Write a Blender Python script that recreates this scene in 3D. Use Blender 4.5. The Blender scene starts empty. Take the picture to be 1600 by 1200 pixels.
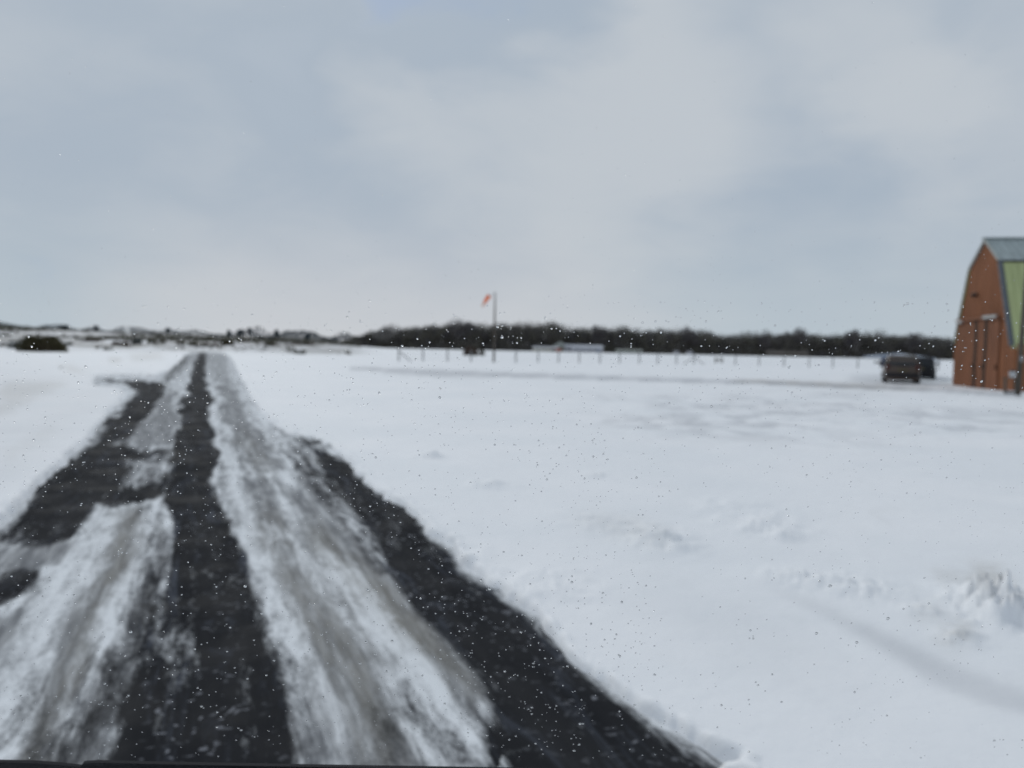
import bpy, math, random
import numpy as np
from mathutils import Vector, Matrix

rng = np.random.default_rng(7)
random.seed(7)
S = bpy.context.scene
COL = S.collection
PI = math.pi
R_ = math.radians

# ------------------------------------------------------------------ camera
CAMZ = 1.5
PITCH, ROLL, FPX = R_(2.67), R_(1.2), 1200.0
cf = np.array([0, math.cos(PITCH), -math.sin(PITCH)])
cu0 = np.array([0, math.sin(PITCH), math.cos(PITCH)])
cr0 = np.array([1.0, 0, 0])
CR = cr0*math.cos(ROLL) + cu0*math.sin(ROLL)
CU = cu0*math.cos(ROLL) - cr0*math.sin(ROLL)
CC = np.array([0, 0, CAMZ])
cam = bpy.data.objects.new("camera", bpy.data.cameras.new("camera"))
COL.objects.link(cam)
M = Matrix.Identity(4)
for i in range(3):
    M[i][0], M[i][1], M[i][2], M[i][3] = CR[i], CU[i], -cf[i], CC[i]
cam.matrix_world = M
cam.data.sensor_width = 36
cam.data.lens = 27
cam.data.clip_start = 0.05
cam.data.clip_end = 9000
cam.data.dof.use_dof = True            # the phone focused on the wet windscreen, not on the field
cam.data.dof.focus_distance = 0.56
cam.data.dof.aperture_fstop = 6.9
S.camera = cam

# ------------------------------------------------------------------ sky, sun, exposure
W = bpy.data.worlds.new("World"); S.world = W; W.use_nodes = True
nt = W.node_tree; nt.nodes.clear()
def N(nt, t, **kw):
    n = nt.nodes.new(t)
    for k, v in kw.items():
        if k.startswith('i_'):
            n.inputs[k[2:].replace('_', ' ')].default_value = v
        else:
            setattr(n, k, v)
    return n
def math_(nt, op, a, b=None, c=None, clamp=False):
    n = nt.nodes.new('ShaderNodeMath'); n.operation = op; n.use_clamp = clamp
    for i, x in enumerate((a, b, c)):
        if x is None: continue
        if isinstance(x, (int, float)): n.inputs[i].default_value = x
        else: nt.links.new(x, n.inputs[i])
    return n.outputs[0]
def mix_(nt, f, a, b, blend='MIX'):
    n = nt.nodes.new('ShaderNodeMix'); n.data_type = 'RGBA'; n.blend_type = blend
    for i, x in ((0, f), (6, a), (7, b)):
        if isinstance(x, (int, float)): n.inputs[i].default_value = x
        elif isinstance(x, tuple): n.inputs[i].default_value = (*x, 1)[:4]
        else: nt.links.new(x, n.inputs[i])
    return n.outputs[2]
def ramp_(nt, x, lo, hi, a=0.0, b=1.0, smooth=True):
    n = nt.nodes.new('ShaderNodeMapRange'); n.interpolation_type = 'SMOOTHSTEP' if smooth else 'LINEAR'
    nt.links.new(x, n.inputs[0])
    for i, v in ((1, lo), (2, hi), (3, a), (4, b)): n.inputs[i].default_value = v
    return n.outputs[0]

SUN_EL, SUN_AZ = R_(34), R_(-25)       # azimuth measured from +Y towards +X
tc = N(nt, 'ShaderNodeTexCoord')
sky = N(nt, 'ShaderNodeTexSky', sky_type='NISHITA', sun_disc=False)
sky.sun_elevation = SUN_EL; sky.sun_rotation = SUN_AZ
sky.air_density = 1.2; sky.dust_density = 2.0
sep = N(nt, 'ShaderNodeSeparateXYZ'); nt.links.new(tc.outputs['Generated'], sep.inputs[0])
zz = math_(nt, 'MAXIMUM', sep.outputs[2], 0.0)
den = math_(nt, 'ADD', zz, 0.27)
px_ = math_(nt, 'DIVIDE', sep.outputs[0], den); py_ = math_(nt, 'DIVIDE', sep.outputs[1], den)
cmb = N(nt, 'ShaderNodeCombineXYZ'); nt.links.new(px_, cmb.inputs[0]); nt.links.new(py_, cmb.inputs[1])
n1 = N(nt, 'ShaderNodeTexNoise', noise_dimensions='3D', i_Scale=1.1, i_Detail=3.5, i_Roughness=0.5, i_Distortion=0.25)
mp = N(nt, 'ShaderNodeMapping'); mp.inputs['Location'].default_value = (3.1, 1.7, 0.4)
nt.links.new(cmb.outputs[0], mp.inputs[0]); nt.links.new(mp.outputs[0], n1.inputs[0])
n2 = N(nt, 'ShaderNodeTexNoise', noise_dimensions='3D', i_Scale=3.0, i_Detail=5.0, i_Roughness=0.55, i_Distortion=0.4)
nt.links.new(mp.outputs[0], n2.inputs[0])
wn = N(nt, 'ShaderNodeTexNoise', noise_dimensions='3D', i_Scale=3.0, i_Detail=5.0, i_Roughness=0.52)
wm = N(nt, 'ShaderNodeMapping'); wm.inputs['Scale'].default_value = (1, 1, 2.6)
nt.links.new(tc.outputs['Generated'], wm.inputs[0]); nt.links.new(wm.outputs[0], wn.inputs[0])
wv = nt.nodes.new('ShaderNodeVectorMath'); wv.operation = 'MULTIPLY_ADD'
nt.links.new(wn.outputs['Color'], wv.inputs[0]); wv.inputs[1].default_value = (0.30, 0.30, 0.30); wv.inputs[2].default_value = (-0.15, -0.15, -0.15)
wa = nt.nodes.new('ShaderNodeVectorMath'); wa.operation = 'ADD'
nt.links.new(tc.outputs['Generated'], wa.inputs[0]); nt.links.new(wv.outputs[0], wa.inputs[1])
wz = nt.nodes.new('ShaderNodeVectorMath'); wz.operation = 'NORMALIZE'; nt.links.new(wa.outputs[0], wz.inputs[0])
# a few broad banks of cloud and thin places, each a soft patch round a direction of the sky
def bank(px, py, width, amount):
    d = cf + CR*(px-800)/FPX - CU*(py-600)/FPX
    d = d/np.linalg.norm(d)
    vm = nt.nodes.new('ShaderNodeVectorMath'); vm.operation = 'DOT_PRODUCT'
    nt.links.new(wz.outputs[0], vm.inputs[0]); vm.inputs[1].default_value = d
    return ramp_(nt, vm.outputs['Value'], math.cos(R_(width)), 1.0, 0.0, amount)
acc = math_(nt, 'ADD', math_(nt, 'MULTIPLY', math_(nt, 'SUBTRACT', n1.outputs[0], 0.5), 0.5),
            math_(nt, 'MULTIPLY', math_(nt, 'SUBTRACT', n2.outputs[0], 0.5), 1.0))
for b in [(270, 240, 16, -0.42), (745, -35, 10, -1.1), (470, 30, 9, -0.2), (860, 140, 17, 0.52), (170, 60, 13, 0.22), (1060, 110, 8, 0.15),
          (720, 340, 10, -0.28), (1230, 170, 11, -0.12), (1370, 40, 7, 0.45), (1450, 150, 6, 0.35), (330, 400, 10, 0.30), (950, 300, 9, 0.2), (1350, 440, 12, -0.2), (60, 470, 6, -0.2), (1500, 250, 8, .25), (1100, 420, 8, -.15)]:
    acc = math_(nt, 'ADD', acc, bank(*b))
cov = ramp_(nt, acc, -0.85, 0.75)
cloud = mix_(nt, cov, (3.75, 4.45, 5.4), (5.45, 5.8, 6.3))
cloud = mix_(nt, ramp_(nt, cov, 0.0, 0.16, 0.7, 0.0), cloud, (3.3, 4.2, 5.9))
low = ramp_(nt, sep.outputs[2], -0.02, 0.22, 0.85, 0.0)
glow = bank(620, 500, 24, 1.0)
cloud = mix_(nt, low, cloud, mix_(nt, glow, (5.15, 5.75, 6.25), (6.35, 6.4, 6.65)))
thin = math_(nt, 'MULTIPLY', ramp_(nt, cov, 0.0, 0.35, 0.05, 0.0), ramp_(nt, sep.outputs[2], 0.05, 0.35))
col = mix_(nt, thin, cloud, sky.outputs[0])
bg = N(nt, 'ShaderNodeBackground', i_Strength=0.1)
nt.links.new(col, bg.inputs[0])
wo = N(nt, 'ShaderNodeOutputWorld'); nt.links.new(bg.outputs[0], wo.inputs[0])

sun = bpy.data.objects.new("sun", bpy.data.lights.new("sun", 'SUN'))
COL.objects.link(sun)
sun.data.energy = 1.15; sun.data.angle = R_(14); sun.data.color = (1.0, 0.96, 0.9)
sd = Vector((math.sin(SUN_AZ)*math.cos(SUN_EL), math.cos(SUN_AZ)*math.cos(SUN_EL), math.sin(SUN_EL)))
sun.rotation_euler = sd.to_track_quat('Z', 'Y').to_euler()

S.view_settings.view_transform = 'Standard'; S.view_settings.look = 'None'
S.view_settings.exposure = 0.0; S.view_settings.gamma = 1.0
S.render.engine = 'CYCLES'
S.cycles.use_denoising = True
S.cycles.max_bounces = 8; S.cycles.transparent_max_bounces = 16
S.cycles.caustics_refractive = False; S.cycles.caustics_reflective = False

# ------------------------------------------------------------------ helpers
def tag(o, label=None, cat=None, group=None, kind=None):
    if label: o['label'] = label
    if cat: o['category'] = cat
    if group: o['group'] = group
    if kind: o['kind'] = kind
    return o
def empty(name, loc=(0, 0, 0), rz=0.0):
    o = bpy.data.objects.new(name, None); COL.objects.link(o)
    o.location = loc; o.rotation_euler = (0, 0, rz); o.empty_display_size = 0.2
    return o
def mesh_obj(name, V, F, mat, parent=None, smooth=False):
    me = bpy.data.meshes.new(name)
    me.from_pydata([tuple(map(float, v)) for v in V], [], [tuple(f) for f in F])
    me.update()
    if smooth: me.polygons.foreach_set('use_smooth', [True]*len(me.polygons))
    me.materials.append(mat)
    o = bpy.data.objects.new(name, me); COL.objects.link(o)
    if parent: o.parent = parent
    return o
def np_mesh(name, V, F, mat, parent=None, smooth=True):
    """V n x 3, F m x 4 arrays"""
    me = bpy.data.meshes.new(name)
    me.vertices.add(len(V)); me.vertices.foreach_set('co', np.ascontiguousarray(V, dtype=np.float32).ravel())
    k = F.shape[1]
    me.loops.add(F.size); me.loops.foreach_set('vertex_index', np.ascontiguousarray(F, dtype=np.int32).ravel())
    me.polygons.add(len(F)); me.polygons.foreach_set('loop_start', np.arange(0, F.size, k, dtype=np.int32))
    me.polygons.foreach_set('loop_total', np.full(len(F), k, dtype=np.int32))
    me.update(calc_edges=True)
    if smooth: me.polygons.foreach_set('use_smooth', np.ones(len(F), dtype=bool))
    me.materials.append(mat)
    o = bpy.data.objects.new(name, me); COL.objects.link(o)
    if parent: o.parent = parent
    return o
class MB:
    def __init__(s): s.V = []; s.F = []
    def add(s, V, F):
        n = len(s.V); s.V += [tuple(v) for v in V]; s.F += [tuple(i+n for i in f) for f in F]; return s
    def box(s, c, d, rz=0.0, tilt=None):
        x, y, z = d[0]/2, d[1]/2, d[2]/2
        P = [Vector((a*x, b*y, e*z)) for e in (-1, 1) for b in (-1, 1) for a in (-1, 1)]
        m = Matrix.Rotation(rz, 3, 'Z')
        if tilt is not None: m = m @ tilt
        P = [m @ p + Vector(c) for p in P]
        return s.add(P, [(0, 2, 3, 1), (4, 5, 7, 6), (0, 1, 5, 4), (2, 6, 7, 3), (0, 4, 6, 2), (1, 3, 7, 5)])
    def bevbox(s, c, d, b=0.02, rz=0.0):
        x, y, z = d[0]/2, d[1]/2, d[2]/2
        rings = []
        for (zz_, k) in ((-z, b), (-z+b, 0), (z-b, 0), (z, b)):
            X, Y = x-k, y-k
            rings.append([(-X+b, -Y, zz_), (X-b, -Y, zz_), (X, -Y+b, zz_), (X, Y-b, zz_), (X-b, Y, zz_), (-X+b, Y, zz_), (-X, Y-b, zz_), (-X, -Y+b, zz_)])
        m = Matrix.Rotation(rz, 3, 'Z')
        P = [m @ Vector(p) + Vector(c) for r in rings for p in r]
        F = [tuple(reversed(range(8))), tuple(range(24, 32))]
        for k in range(3):
            for i in range(8):
                j = (i+1) % 8; F.append((k*8+i, k*8+j, k*8+8+j, k*8+8+i))
        return s.add(P, F)
    def tube(s, pts, rad, n=10, caps=True):
        pts = [Vector(p) for p in pts]
        rad = [rad]*len(pts) if isinstance(rad, (int, float)) else rad
        V = []
        for i, p in enumerate(pts):
            d = (pts[min(i+1, len(pts)-1)] - pts[max(i-1, 0)]).normalized()
            a = d.orthogonal().normalized() if i == 0 else (a - d*a.dot(d)).normalized()
            b = d.cross(a)
            V += [p + (a*math.cos(2*PI*k/n) + b*math.sin(2*PI*k/n))*rad[i] for k in range(n)]
        F = []
        for i in range(len(pts)-1):
            for k in range(n):
                j = (k+1) % n; F.append((i*n+k, i*n+j, i*n+n+j, i*n+n+k))
        if caps: F += [tuple(reversed(range(n))), tuple(range((len(pts)-1)*n, len(pts)*n))]
        return s.add(V, F)
    def prism(s, poly, axis, a, b):
        """poly: 2D points; extruded along axis ('x','y','z') from a to b"""
        def P(u, v, w): return {'x': (w, u, v), 'y': (u, w, v), 'z': (u, v, w)}[axis]
        n = len(poly)
        V = [P(u, v, a) for u, v in poly] + [P(u, v, b) for u, v in poly]
        F = [tuple(reversed(range(n))), tuple(range(n, 2*n))] + [(i, (i+1) % n, n+(i+1) % n, n+i) for i in range(n)]
        return s.add(V, F)
    def build(s, name, mat, parent=None, smooth=False):
        o = mesh_obj(name, s.V, s.F, mat, parent, smooth)
        import bmesh
        bm = bmesh.new(); bm.from_mesh(o.data); bmesh.ops.recalc_face_normals(bm, faces=bm.faces); bm.to_mesh(o.data); bm.free()
        return o

def mat(name, col, rough=0.7, var=0.15, scale=6.0, bump=0.0, bscale=None, metal=0.0, spec=0.3, stretch=(1, 1, 1), second=None, sfac=(0.5, 0.65), coat=0.0):
    m = bpy.data.materials.new(name); m.use_nodes = True; t = m.node_tree
    b = t.nodes['Principled BSDF']
    b.inputs['Roughness'].default_value = rough; b.inputs['Metallic'].default_value = metal
    b.inputs['Specular IOR Level'].default_value = spec
    b.inputs['Coat Weight'].default_value = coat
    co = N(t, 'ShaderNodeTexCoord'); mp = N(t, 'ShaderNodeMapping'); mp.inputs['Scale'].default_value = stretch
    t.links.new(co.outputs['Object'], mp.inputs[0])
    n = N(t, 'ShaderNodeTexNoise', i_Scale=scale, i_Detail=5.0, i_Roughness=0.6); t.links.new(mp.outputs[0], n.inputs[0])
    f = ramp_(t, n.outputs[0], 0.3, 0.7)
    c = mix_(t, f, tuple(x*(1-var) for x in col), tuple(min(1, x*(1+var)) for x in col))
    if second:
        n2 = N(t, 'ShaderNodeTexNoise', i_Scale=scale*0.45, i_Detail=6.0, i_Roughness=0.65); t.links.new(mp.outputs[0], n2.inputs[0])
        c = mix_(t, ramp_(t, n2.outputs[0], *sfac), c, second)
    t.links.new(c, b.inputs['Base Color'])
    if bump:
        n3 = N(t, 'ShaderNodeTexNoise', i_Scale=bscale or scale*3, i_Detail=4.0); t.links.new(mp.outputs[0], n3.inputs[0])
        bp = N(t, 'ShaderNodeBump', i_Strength=bump); t.links.new(n3.outputs[0], bp.inputs['Height']); t.links.new(bp.outputs[0], b.inputs['Normal'])
    return m

# image pixel of the photograph -> ray, and world point -> pixel (used only to survey where things stand on the ground)
def ray(x, y): return cf + CR*(x-800)/FPX - CU*(y-600)/FPX
def bearing_px(X, Y):
    """pixel column on the horizon in which a ground point's bearing lies (clamped for what is beside or behind)"""
    ang = np.arctan2(X, Y)
    return 800 + FPX*np.tan(np.clip(ang, -1.25, 1.25))
def sstep(x, a, b):
    t = np.clip((x-a)/(b-a), 0, 1); return t*t*(3-2*t)
RID_U = np.array([-3000, -600, 0, 100, 200, 300, 400, 500, 560, 4000]); RID_E = np.array([12, 14, 13.5, 11.5, 9, 7, 6.0, 5, 4.5, 4])
def H(X, Y):
    """large shape of the land: flat airfield, low ridge far off to the left"""
    X = np.asarray(X, float); Y = np.asarray(Y, float)
    r = np.hypot(X, Y); u = bearing_px(X, Y)
    e = np.interp(u, RID_U, RID_E); top = 1.5 + e*660/FPX*0.93
    w = 1 - sstep(u, 470, 620)
    h = w*top*sstep(r, 125, 640)*(Y > -400)
    h = h*(1 - 0.0*r)
    return h
def gpt(x, y):
    d = ray(x, y); d = d/np.hypot(d[0], d[1])
    lo = 1.0
    for t in np.concatenate([np.arange(1, 60, 0.25), np.arange(60, 900, 1.0)]):
        P = CC + d*t
        if P[2] <= float(H(P[0], P[1])):
            a, b = lo, t
            for _ in range(20):
                m = (a+b)/2; Q = CC + d*m
                if Q[2] <= float(H(Q[0], Q[1])): b = m
                else: a = m
            Q = CC + d*b
            return Vector((Q[0], Q[1], float(H(Q[0], Q[1]))))
        lo = t
    P = CC + d*640
    return Vector((P[0], P[1], float(H(P[0], P[1]))))
def at(u, dist):
    """ground point at a distance (along +Y depth) on the bearing of pixel column u"""
    X = (u-800)/FPX*dist
    return Vector((X, dist, float(H(X, dist))))

# value noise in numpy for the relief of the snow
_perm = rng.permutation(4096)
_val = rng.random(4096)
def vnoise(x, y, seed=0):
    xi = np.floor(x).astype(np.int64); yi = np.floor(y).astype(np.int64)
    fx = x-xi; fy = y-yi; fx = fx*fx*(3-2*fx); fy = fy*fy*(3-2*fy)
    def h(a, b): return _val[_perm[(_perm[(a+seed*131) & 4095] + b*7) & 4095]]
    return (h(xi, yi)*(1-fx)+h(xi+1, yi)*fx)*(1-fy) + (h(xi, yi+1)*(1-fx)+h(xi+1, yi+1)*fx)*fy
def fbm(x, y, oct=4, seed=0):
    s = 0; a = 1; t = 0
    for o in range(oct):
        s = s + a*(vnoise(x*2**o, y*2**o, seed+o*17)-0.5); t += a; a *= 0.5
    return s/t*2

# ------------------------------------------------------------------ survey of snow, ice and bare asphalt on the ground
CW, CH, SC = 900, 680, 2.0             # raster over the photographed ground, 2 px cells, origin at (-100,-0)
OX = -100
def poly_fill(poly):
    ys, xs = np.mgrid[0:CH, 0:CW]
    X = xs*SC+OX; Y = ys*SC
    ins = np.zeros((CH, CW), bool); n = len(poly)
    for i in range(n):
        x1, y1 = poly[i]; x2, y2 = poly[(i+1) % n]
        if y1 == y2: continue
        c = ((y1 > Y) != (y2 > Y)) & (X < (x2-x1)*(Y-y1)/(y2-y1)+x1)
        ins ^= c
    return ins.astype(float)
def blur(a, s):
    if s < 0.3: return a
    k = int(s*3)+1; w = np.exp(-0.5*(np.arange(-k, k+1)/s)**2); w /= w.sum()
    for ax in (0, 1):
        p = np.pad(a, [(k, k) if i == ax else (0, 0) for i in (0, 1)], mode='edge')
        a = sum(w[i]*np.take(p, range(i, i+a.shape[ax]), axis=ax) for i in range(2*k+1))
    return a
def layer(shapes):
    out = np.zeros((CH, CW))
    for poly, amt, s in shapes:
        out = np.maximum(out, 0) + 0
        m = blur(poly_fill(poly), s/SC)
        if amt >= 0: out = np.maximum(out, m*amt)
        else: out = out*(1 - m*(-amt))
    return out
D_right = [(455, 684), (500, 690), (540, 725), (580, 768), (640, 805), (665, 840), (705, 855), (720, 890), (780, 930), (830, 970), (865, 1010), (905, 1050), (950, 1080), (985, 1115), (1030, 1140), (1080, 1170), (1130, 1195), (1230, 1260), (1350, 1330)]
asph = layer([
    # left wheel track and the cleared patches beside it
    ([(250, 596), (215, 610), (172, 652), (137, 700), (83, 746), (54, 771), (29, 804), (0, 825), (-100, 880), (-100, 850), (0, 850), (60, 850), (110, 842), (129, 812), (150, 783), (180, 791), (250, 785), (262, 760), (275, 720), (280, 705), (150, 692), (190, 688), (215, 662), (237, 645), (262, 612)], 1.0, 4),
    ([(157, 593), (250, 597), (262, 606), (215, 611), (200, 603), (188, 599), (157, 597)], 0.95, 2),
    ([(-100, 895), (0, 884), (62, 884), (70, 905), (52, 938), (0, 946), (-100, 960)], 0.95, 7),
    ([(285, 555), (300, 555), (290, 572), (262, 600), (250, 597)], 0.62, 3),
    # patches of hard snow left between the two tracks
    ([(198, 716), (272, 715), (262, 740), (235, 760), (188, 752), (210, 735)], -0.75, 6),
    # right wheel track
    ([(311, 549), (301, 572), (290, 610), (282, 647), (277, 685), (270, 717), (260, 752), (250, 783), (262, 810), (267, 846), (258, 900), (240, 950), (222, 1010), (200, 1060), (172, 1116), (160, 1200), (140, 1330), (470, 1330), (454, 1200), (450, 1137), (440, 1075), (416, 1033), (402, 991), (392, 933), (381, 866), (365, 816), (345, 775), (337, 762), (345, 740), (337, 700), (332, 685), (329, 647), (325, 610), (322, 572), (324, 549)], 1.0, 4),
    ([(380, 860), (412, 890), (445, 1000), (468, 1080), (480, 1210), (440, 1210), (400, 980)], 0.55, 10),
    ([(236, 800), (262, 850), (258, 900), (235, 960), (205, 1040), (165, 1120), (150, 1210), (30, 1210), (90, 1110), (160, 1010), (205, 930)], 0.66, 13),
    ([(0, 1110), (60, 1050), (100, 1100), (60, 1210), (-60, 1210)], 0.46, 14),
    ([(560, 1070), (700, 1080), (770, 1120), (770, 1210), (540, 1210)], 0.50, 16),
    ([(345, 700), (385, 740), (375, 770), (345, 765)], 0.30, 6),
    ([(330, 556), (352, 556), (358, 572), (338, 568)], 0.30, 4),
    ([(238, 940), (300, 950), (300, 1040), (262, 1075), (225, 1050)], -0.33, 16),
    ([(290, 905), (375, 901), (375, 908), (290, 911)], -0.45, 3),
    # bare edge on the right
    ([(500, 708), (520, 700), (545, 725), (580, 768), (640, 805), (665, 840), (705, 855)] + D_right[7:] + [(760, 1330), (745, 1200), (772, 1150), (775, 1120), (755, 1080), (720, 1040), (690, 1000), (650, 960), (620, 910), (590, 870), (560, 820), (530, 775), (505, 740)], 1.0, 6),
    ([(450, 684), (505, 690), (520, 708), (480, 700)], 0.8, 4),
    ([(422, 676), (432, 680), (485, 742), (468, 750)], 0.75, 5),
    ([(462, 735), (520, 735), (600, 850), (630, 930), (590, 900), (530, 820)], 0.75, 12),
    ([(440, 690), (500, 692), (540, 735), (590, 790), (530, 800), (470, 745)], 0.68, 12),
])
grey = layer([
    ([(285, 552), (355, 552), (362, 600), (335, 600), (318, 560), (300, 570), (262, 605), (250, 597)], 0.5, 3),
    ([(262, 612), (280, 612), (277, 700), (200, 698), (150, 690), (195, 672), (235, 645)], 0.9, 6),
    ([(150, 655), (230, 660), (220, 695), (120, 695)], 0.9, 8),
    ([(198, 716), (272, 715), (262, 740), (235, 760), (188, 752)], 0.5, 8),
    ([(-100, 840), (0, 842), (125, 838), (90, 884), (0, 886), (-100, 890)], 1.0, 6),
    ([(-100, 965), (45, 960), (33, 991), (0, 1025), (-100, 1100)], 0.9, 6),
    ([(335, 590), (362, 600), (388, 650), (420, 690), (440, 740), (395, 745), (360, 690), (345, 640)], 0.75, 5),
    ([(372, 735), (430, 745), (462, 850), (500, 940), (560, 1000), (600, 1060), (640, 1140), (680, 1210), (520, 1210), (500, 1100), (470, 1000), (440, 900), (405, 820)], 0.85, 10),
    ([(440, 745), (490, 750), (545, 830), (600, 890), (650, 960), (700, 1020), (760, 1090), (775, 1150), (730, 1130), (690, 1060), (640, 990), (590, 930), (540, 880), (490, 810)], 0.95, 7),
    ([(180, 796), (212, 796), (200, 880), (160, 960), (130, 1060), (90, 1210), (10, 1210), (60, 1080), (110, 960), (150, 870)], 0.75, 9),
    ([(235, 800), (268, 850), (258, 900), (230, 990), (190, 1080), (160, 1210), (90, 1210), (150, 1040), (205, 960), (225, 880)], 0.85, 10),
    ([(430, 1090), (470, 1100), (520, 1210), (440, 1210)], 0.7, 8),
])
brown = layer([
    ([(490, 800), (540, 870), (620, 930), (690, 1010), (760, 1090), (770, 1130), (690, 1060), (600, 990), (540, 920), (495, 850)], 0.8, 12),
    ([(400, 800), (440, 800), (480, 920), (560, 1010), (600, 1100), (640, 1200), (560, 1200), (510, 1080), (460, 960)], 0.7, 14),
    ([(180, 800), (205, 800), (185, 900), (140, 1010), (100, 1120), (60, 1210), (20, 1210), (80, 1080), (140, 950)], 0.8, 12),
    ([(365, 670), (400, 700), (420, 750), (395, 740)], 0.5, 7),
    ([(1150, 594), (1250, 598), (1350, 602), (1450, 608), (1450, 612), (1350, 608), (1250, 603), (1150, 598)], 0.75, 1.5),
    ([(0, 602), (110, 600), (90, 612), (0, 640)], 0.35, 6),
    ([(-100, 640), (0, 632), (60, 618), (20, 650), (-100, 680)], 0.3, 6),
    ([(200, 556), (250, 552), (255, 560), (210, 565)], 0.35, 4),
    ([(170, 562), (190, 562), (188, 568), (172, 568)], 0.5, 3),
    ([(90, 575), (110, 573), (140, 585), (120, 586)], 0.3, 4),
    ([(0, 720), (90, 660), (80, 690), (0, 745)], 0.15, 10),
    ([(882, 808), (1000, 815), (1055, 845), (1050, 872), (980, 850), (900, 828)], 0.14, 9),
    ([(1535, 895), (1585, 900), (1600, 960), (1560, 975), (1540, 940)], 0.5, 10),
    ([(1490, 905), (1530, 915), (1530, 935), (1480, 930)], 0.25, 6),
    ([(1470, 995), (1520, 990), (1535, 1010), (1500, 1028), (1480, 1020)], 0.4, 6),
    ([(1420, 960), (1480, 965), (1485, 980), (1430, 978)], 0.25, 5),
    ([(1370, 795), (1380, 795), (1410, 830), (1380, 825)], 0.1, 5),
])
ice_and_grey = layer([
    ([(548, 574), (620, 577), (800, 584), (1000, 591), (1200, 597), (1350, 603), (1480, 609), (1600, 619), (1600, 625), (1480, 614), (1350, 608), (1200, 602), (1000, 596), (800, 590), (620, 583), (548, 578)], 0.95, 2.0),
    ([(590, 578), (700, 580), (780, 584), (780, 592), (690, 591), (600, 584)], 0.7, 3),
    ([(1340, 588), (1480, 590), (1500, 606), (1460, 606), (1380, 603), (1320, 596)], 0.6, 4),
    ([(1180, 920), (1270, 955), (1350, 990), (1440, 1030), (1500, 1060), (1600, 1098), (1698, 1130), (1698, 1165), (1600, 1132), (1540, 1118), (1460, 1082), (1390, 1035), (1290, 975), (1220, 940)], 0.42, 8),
    ([(-100, 560), (240, 600), (100, 720), (-100, 860)], 0.22, 22),  # whole left field tinted a soft grey
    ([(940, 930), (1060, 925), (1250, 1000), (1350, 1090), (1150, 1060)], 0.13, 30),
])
road_poly = [(303, 547), (262, 583), (250, 590), (145, 589), (145, 602), (180, 604), (206, 612), (172, 650), (137, 698), (83, 744), (54, 769), (29, 802), (0, 823), (-100, 878), (-100, 1360), (1400, 1360)] + list(reversed(D_right)) + [(430, 672), (400, 640), (378, 600), (360, 560), (338, 547)]
roadm = layer([(road_poly, 1.0, 7)])

_t = np.clip((np.arange(CH)*SC-640)/520, 0, 1)[:, None]
def soften(L, s): return L*(1-_t) + blur(L, s/SC)*_t
asph = soften(asph, 17); grey = soften(grey, 14); brown = soften(brown, 14); roadm = soften(roadm, 9)
RDIR = np.array([math.sin(math.atan2(318-800, FPX)), math.cos(math.atan2(318-800, FPX))])
def project(X, Y):
    d = np.stack([X, Y, np.zeros_like(X)-CAMZ], -1)
    z = np.maximum(d @ cf, 0.2)
    return 800 + FPX*(d @ CR)/z, 600 - FPX*(d @ CU)/z, d @ cf
def survey(X, Y, layers):
    """sample the survey rasters; what lies nearer than the photographed strip continues along the road's direction"""
    X = X.copy(); Y = Y.copy()
    for _ in range(60):
        u, v, z = project(X, Y)
        off = (z < 2.2) | (v > 1198) | ((u < -90) & (Y < 40) & (X > -12))
        if not off.any(): break
        X[off] += RDIR[0]*0.25; Y[off] += RDIR[1]*0.25
    u, v, z = project(X, Y)
    fx = (u-OX)/SC; fy = v/SC
    ok = (fx >= 0) & (fx < CW-1.01) & (fy >= 0) & (fy < CH-1.01) & (z > 1)
    fx = np.clip(fx, 0, CW-1.01); fy = np.clip(fy, 0, CH-1.01)
    xi = fx.astype(int); yi = fy.astype(int); a = fx-xi; b = fy-yi
    res = []
    for L in layers:
        s = (L[yi, xi]*(1-a)+L[yi, xi+1]*a)*(1-b) + (L[yi+1, xi]*(1-a)+L[yi+1, xi+1]*a)*b
        res.append(np.where(ok, s, 0))
    return res

# polar sheet of ground round the camera, out to the horizon: fine where the photograph looks, coarse behind
ang_f = np.linspace(R_(-43), R_(43), 760)
ang_b = np.linspace(R_(43), R_(317), 90)[1:-1]
ANG = np.concatenate([ang_f, ang_b]); NA = len(ANG)
RAD = np.concatenate([[0.02], np.linspace(0.3, 1.6, 10)[:-1], 1.6*np.exp(np.linspace(0, math.log(5000/1.6), 900))]); NR = len(RAD)
AA, RR = np.meshgrid(ANG, RAD)
GX = (RR*np.sin(AA)).ravel(); GY = (RR*np.cos(AA)).ravel(); GR = RR.ravel()
_al = GX*RDIR[0]+GY*RDIR[1]; _ac = GX*RDIR[1]-GY*RDIR[0]
_k = np.clip(GR/8, .5, 1.6)
_wa = (0.13*fbm(_ac*1.5, _al*.45, 4, 71)+0.05*fbm(_ac*6, _al*1.6, 4, 73))*_k; _wb = (0.45*fbm(_ac*2.6, _al*.5, 4, 75))*_k
RDX, RDY = RDIR
WX = GX+_wa*RDY+_wb*RDX; WY = GY-_wa*RDX+_wb*RDY
a_, g_, b_ = survey(WX, WY, [asph, grey, brown]); i_, rm_ = survey(GX+_wb*.25*RDX, GY+_wb*.25*RDY, [ice_and_grey, roadm])
U_ = bearing_px(GX, GY)
un, vn, _z = project(GX, GY)
base = H(GX, GY)
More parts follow.
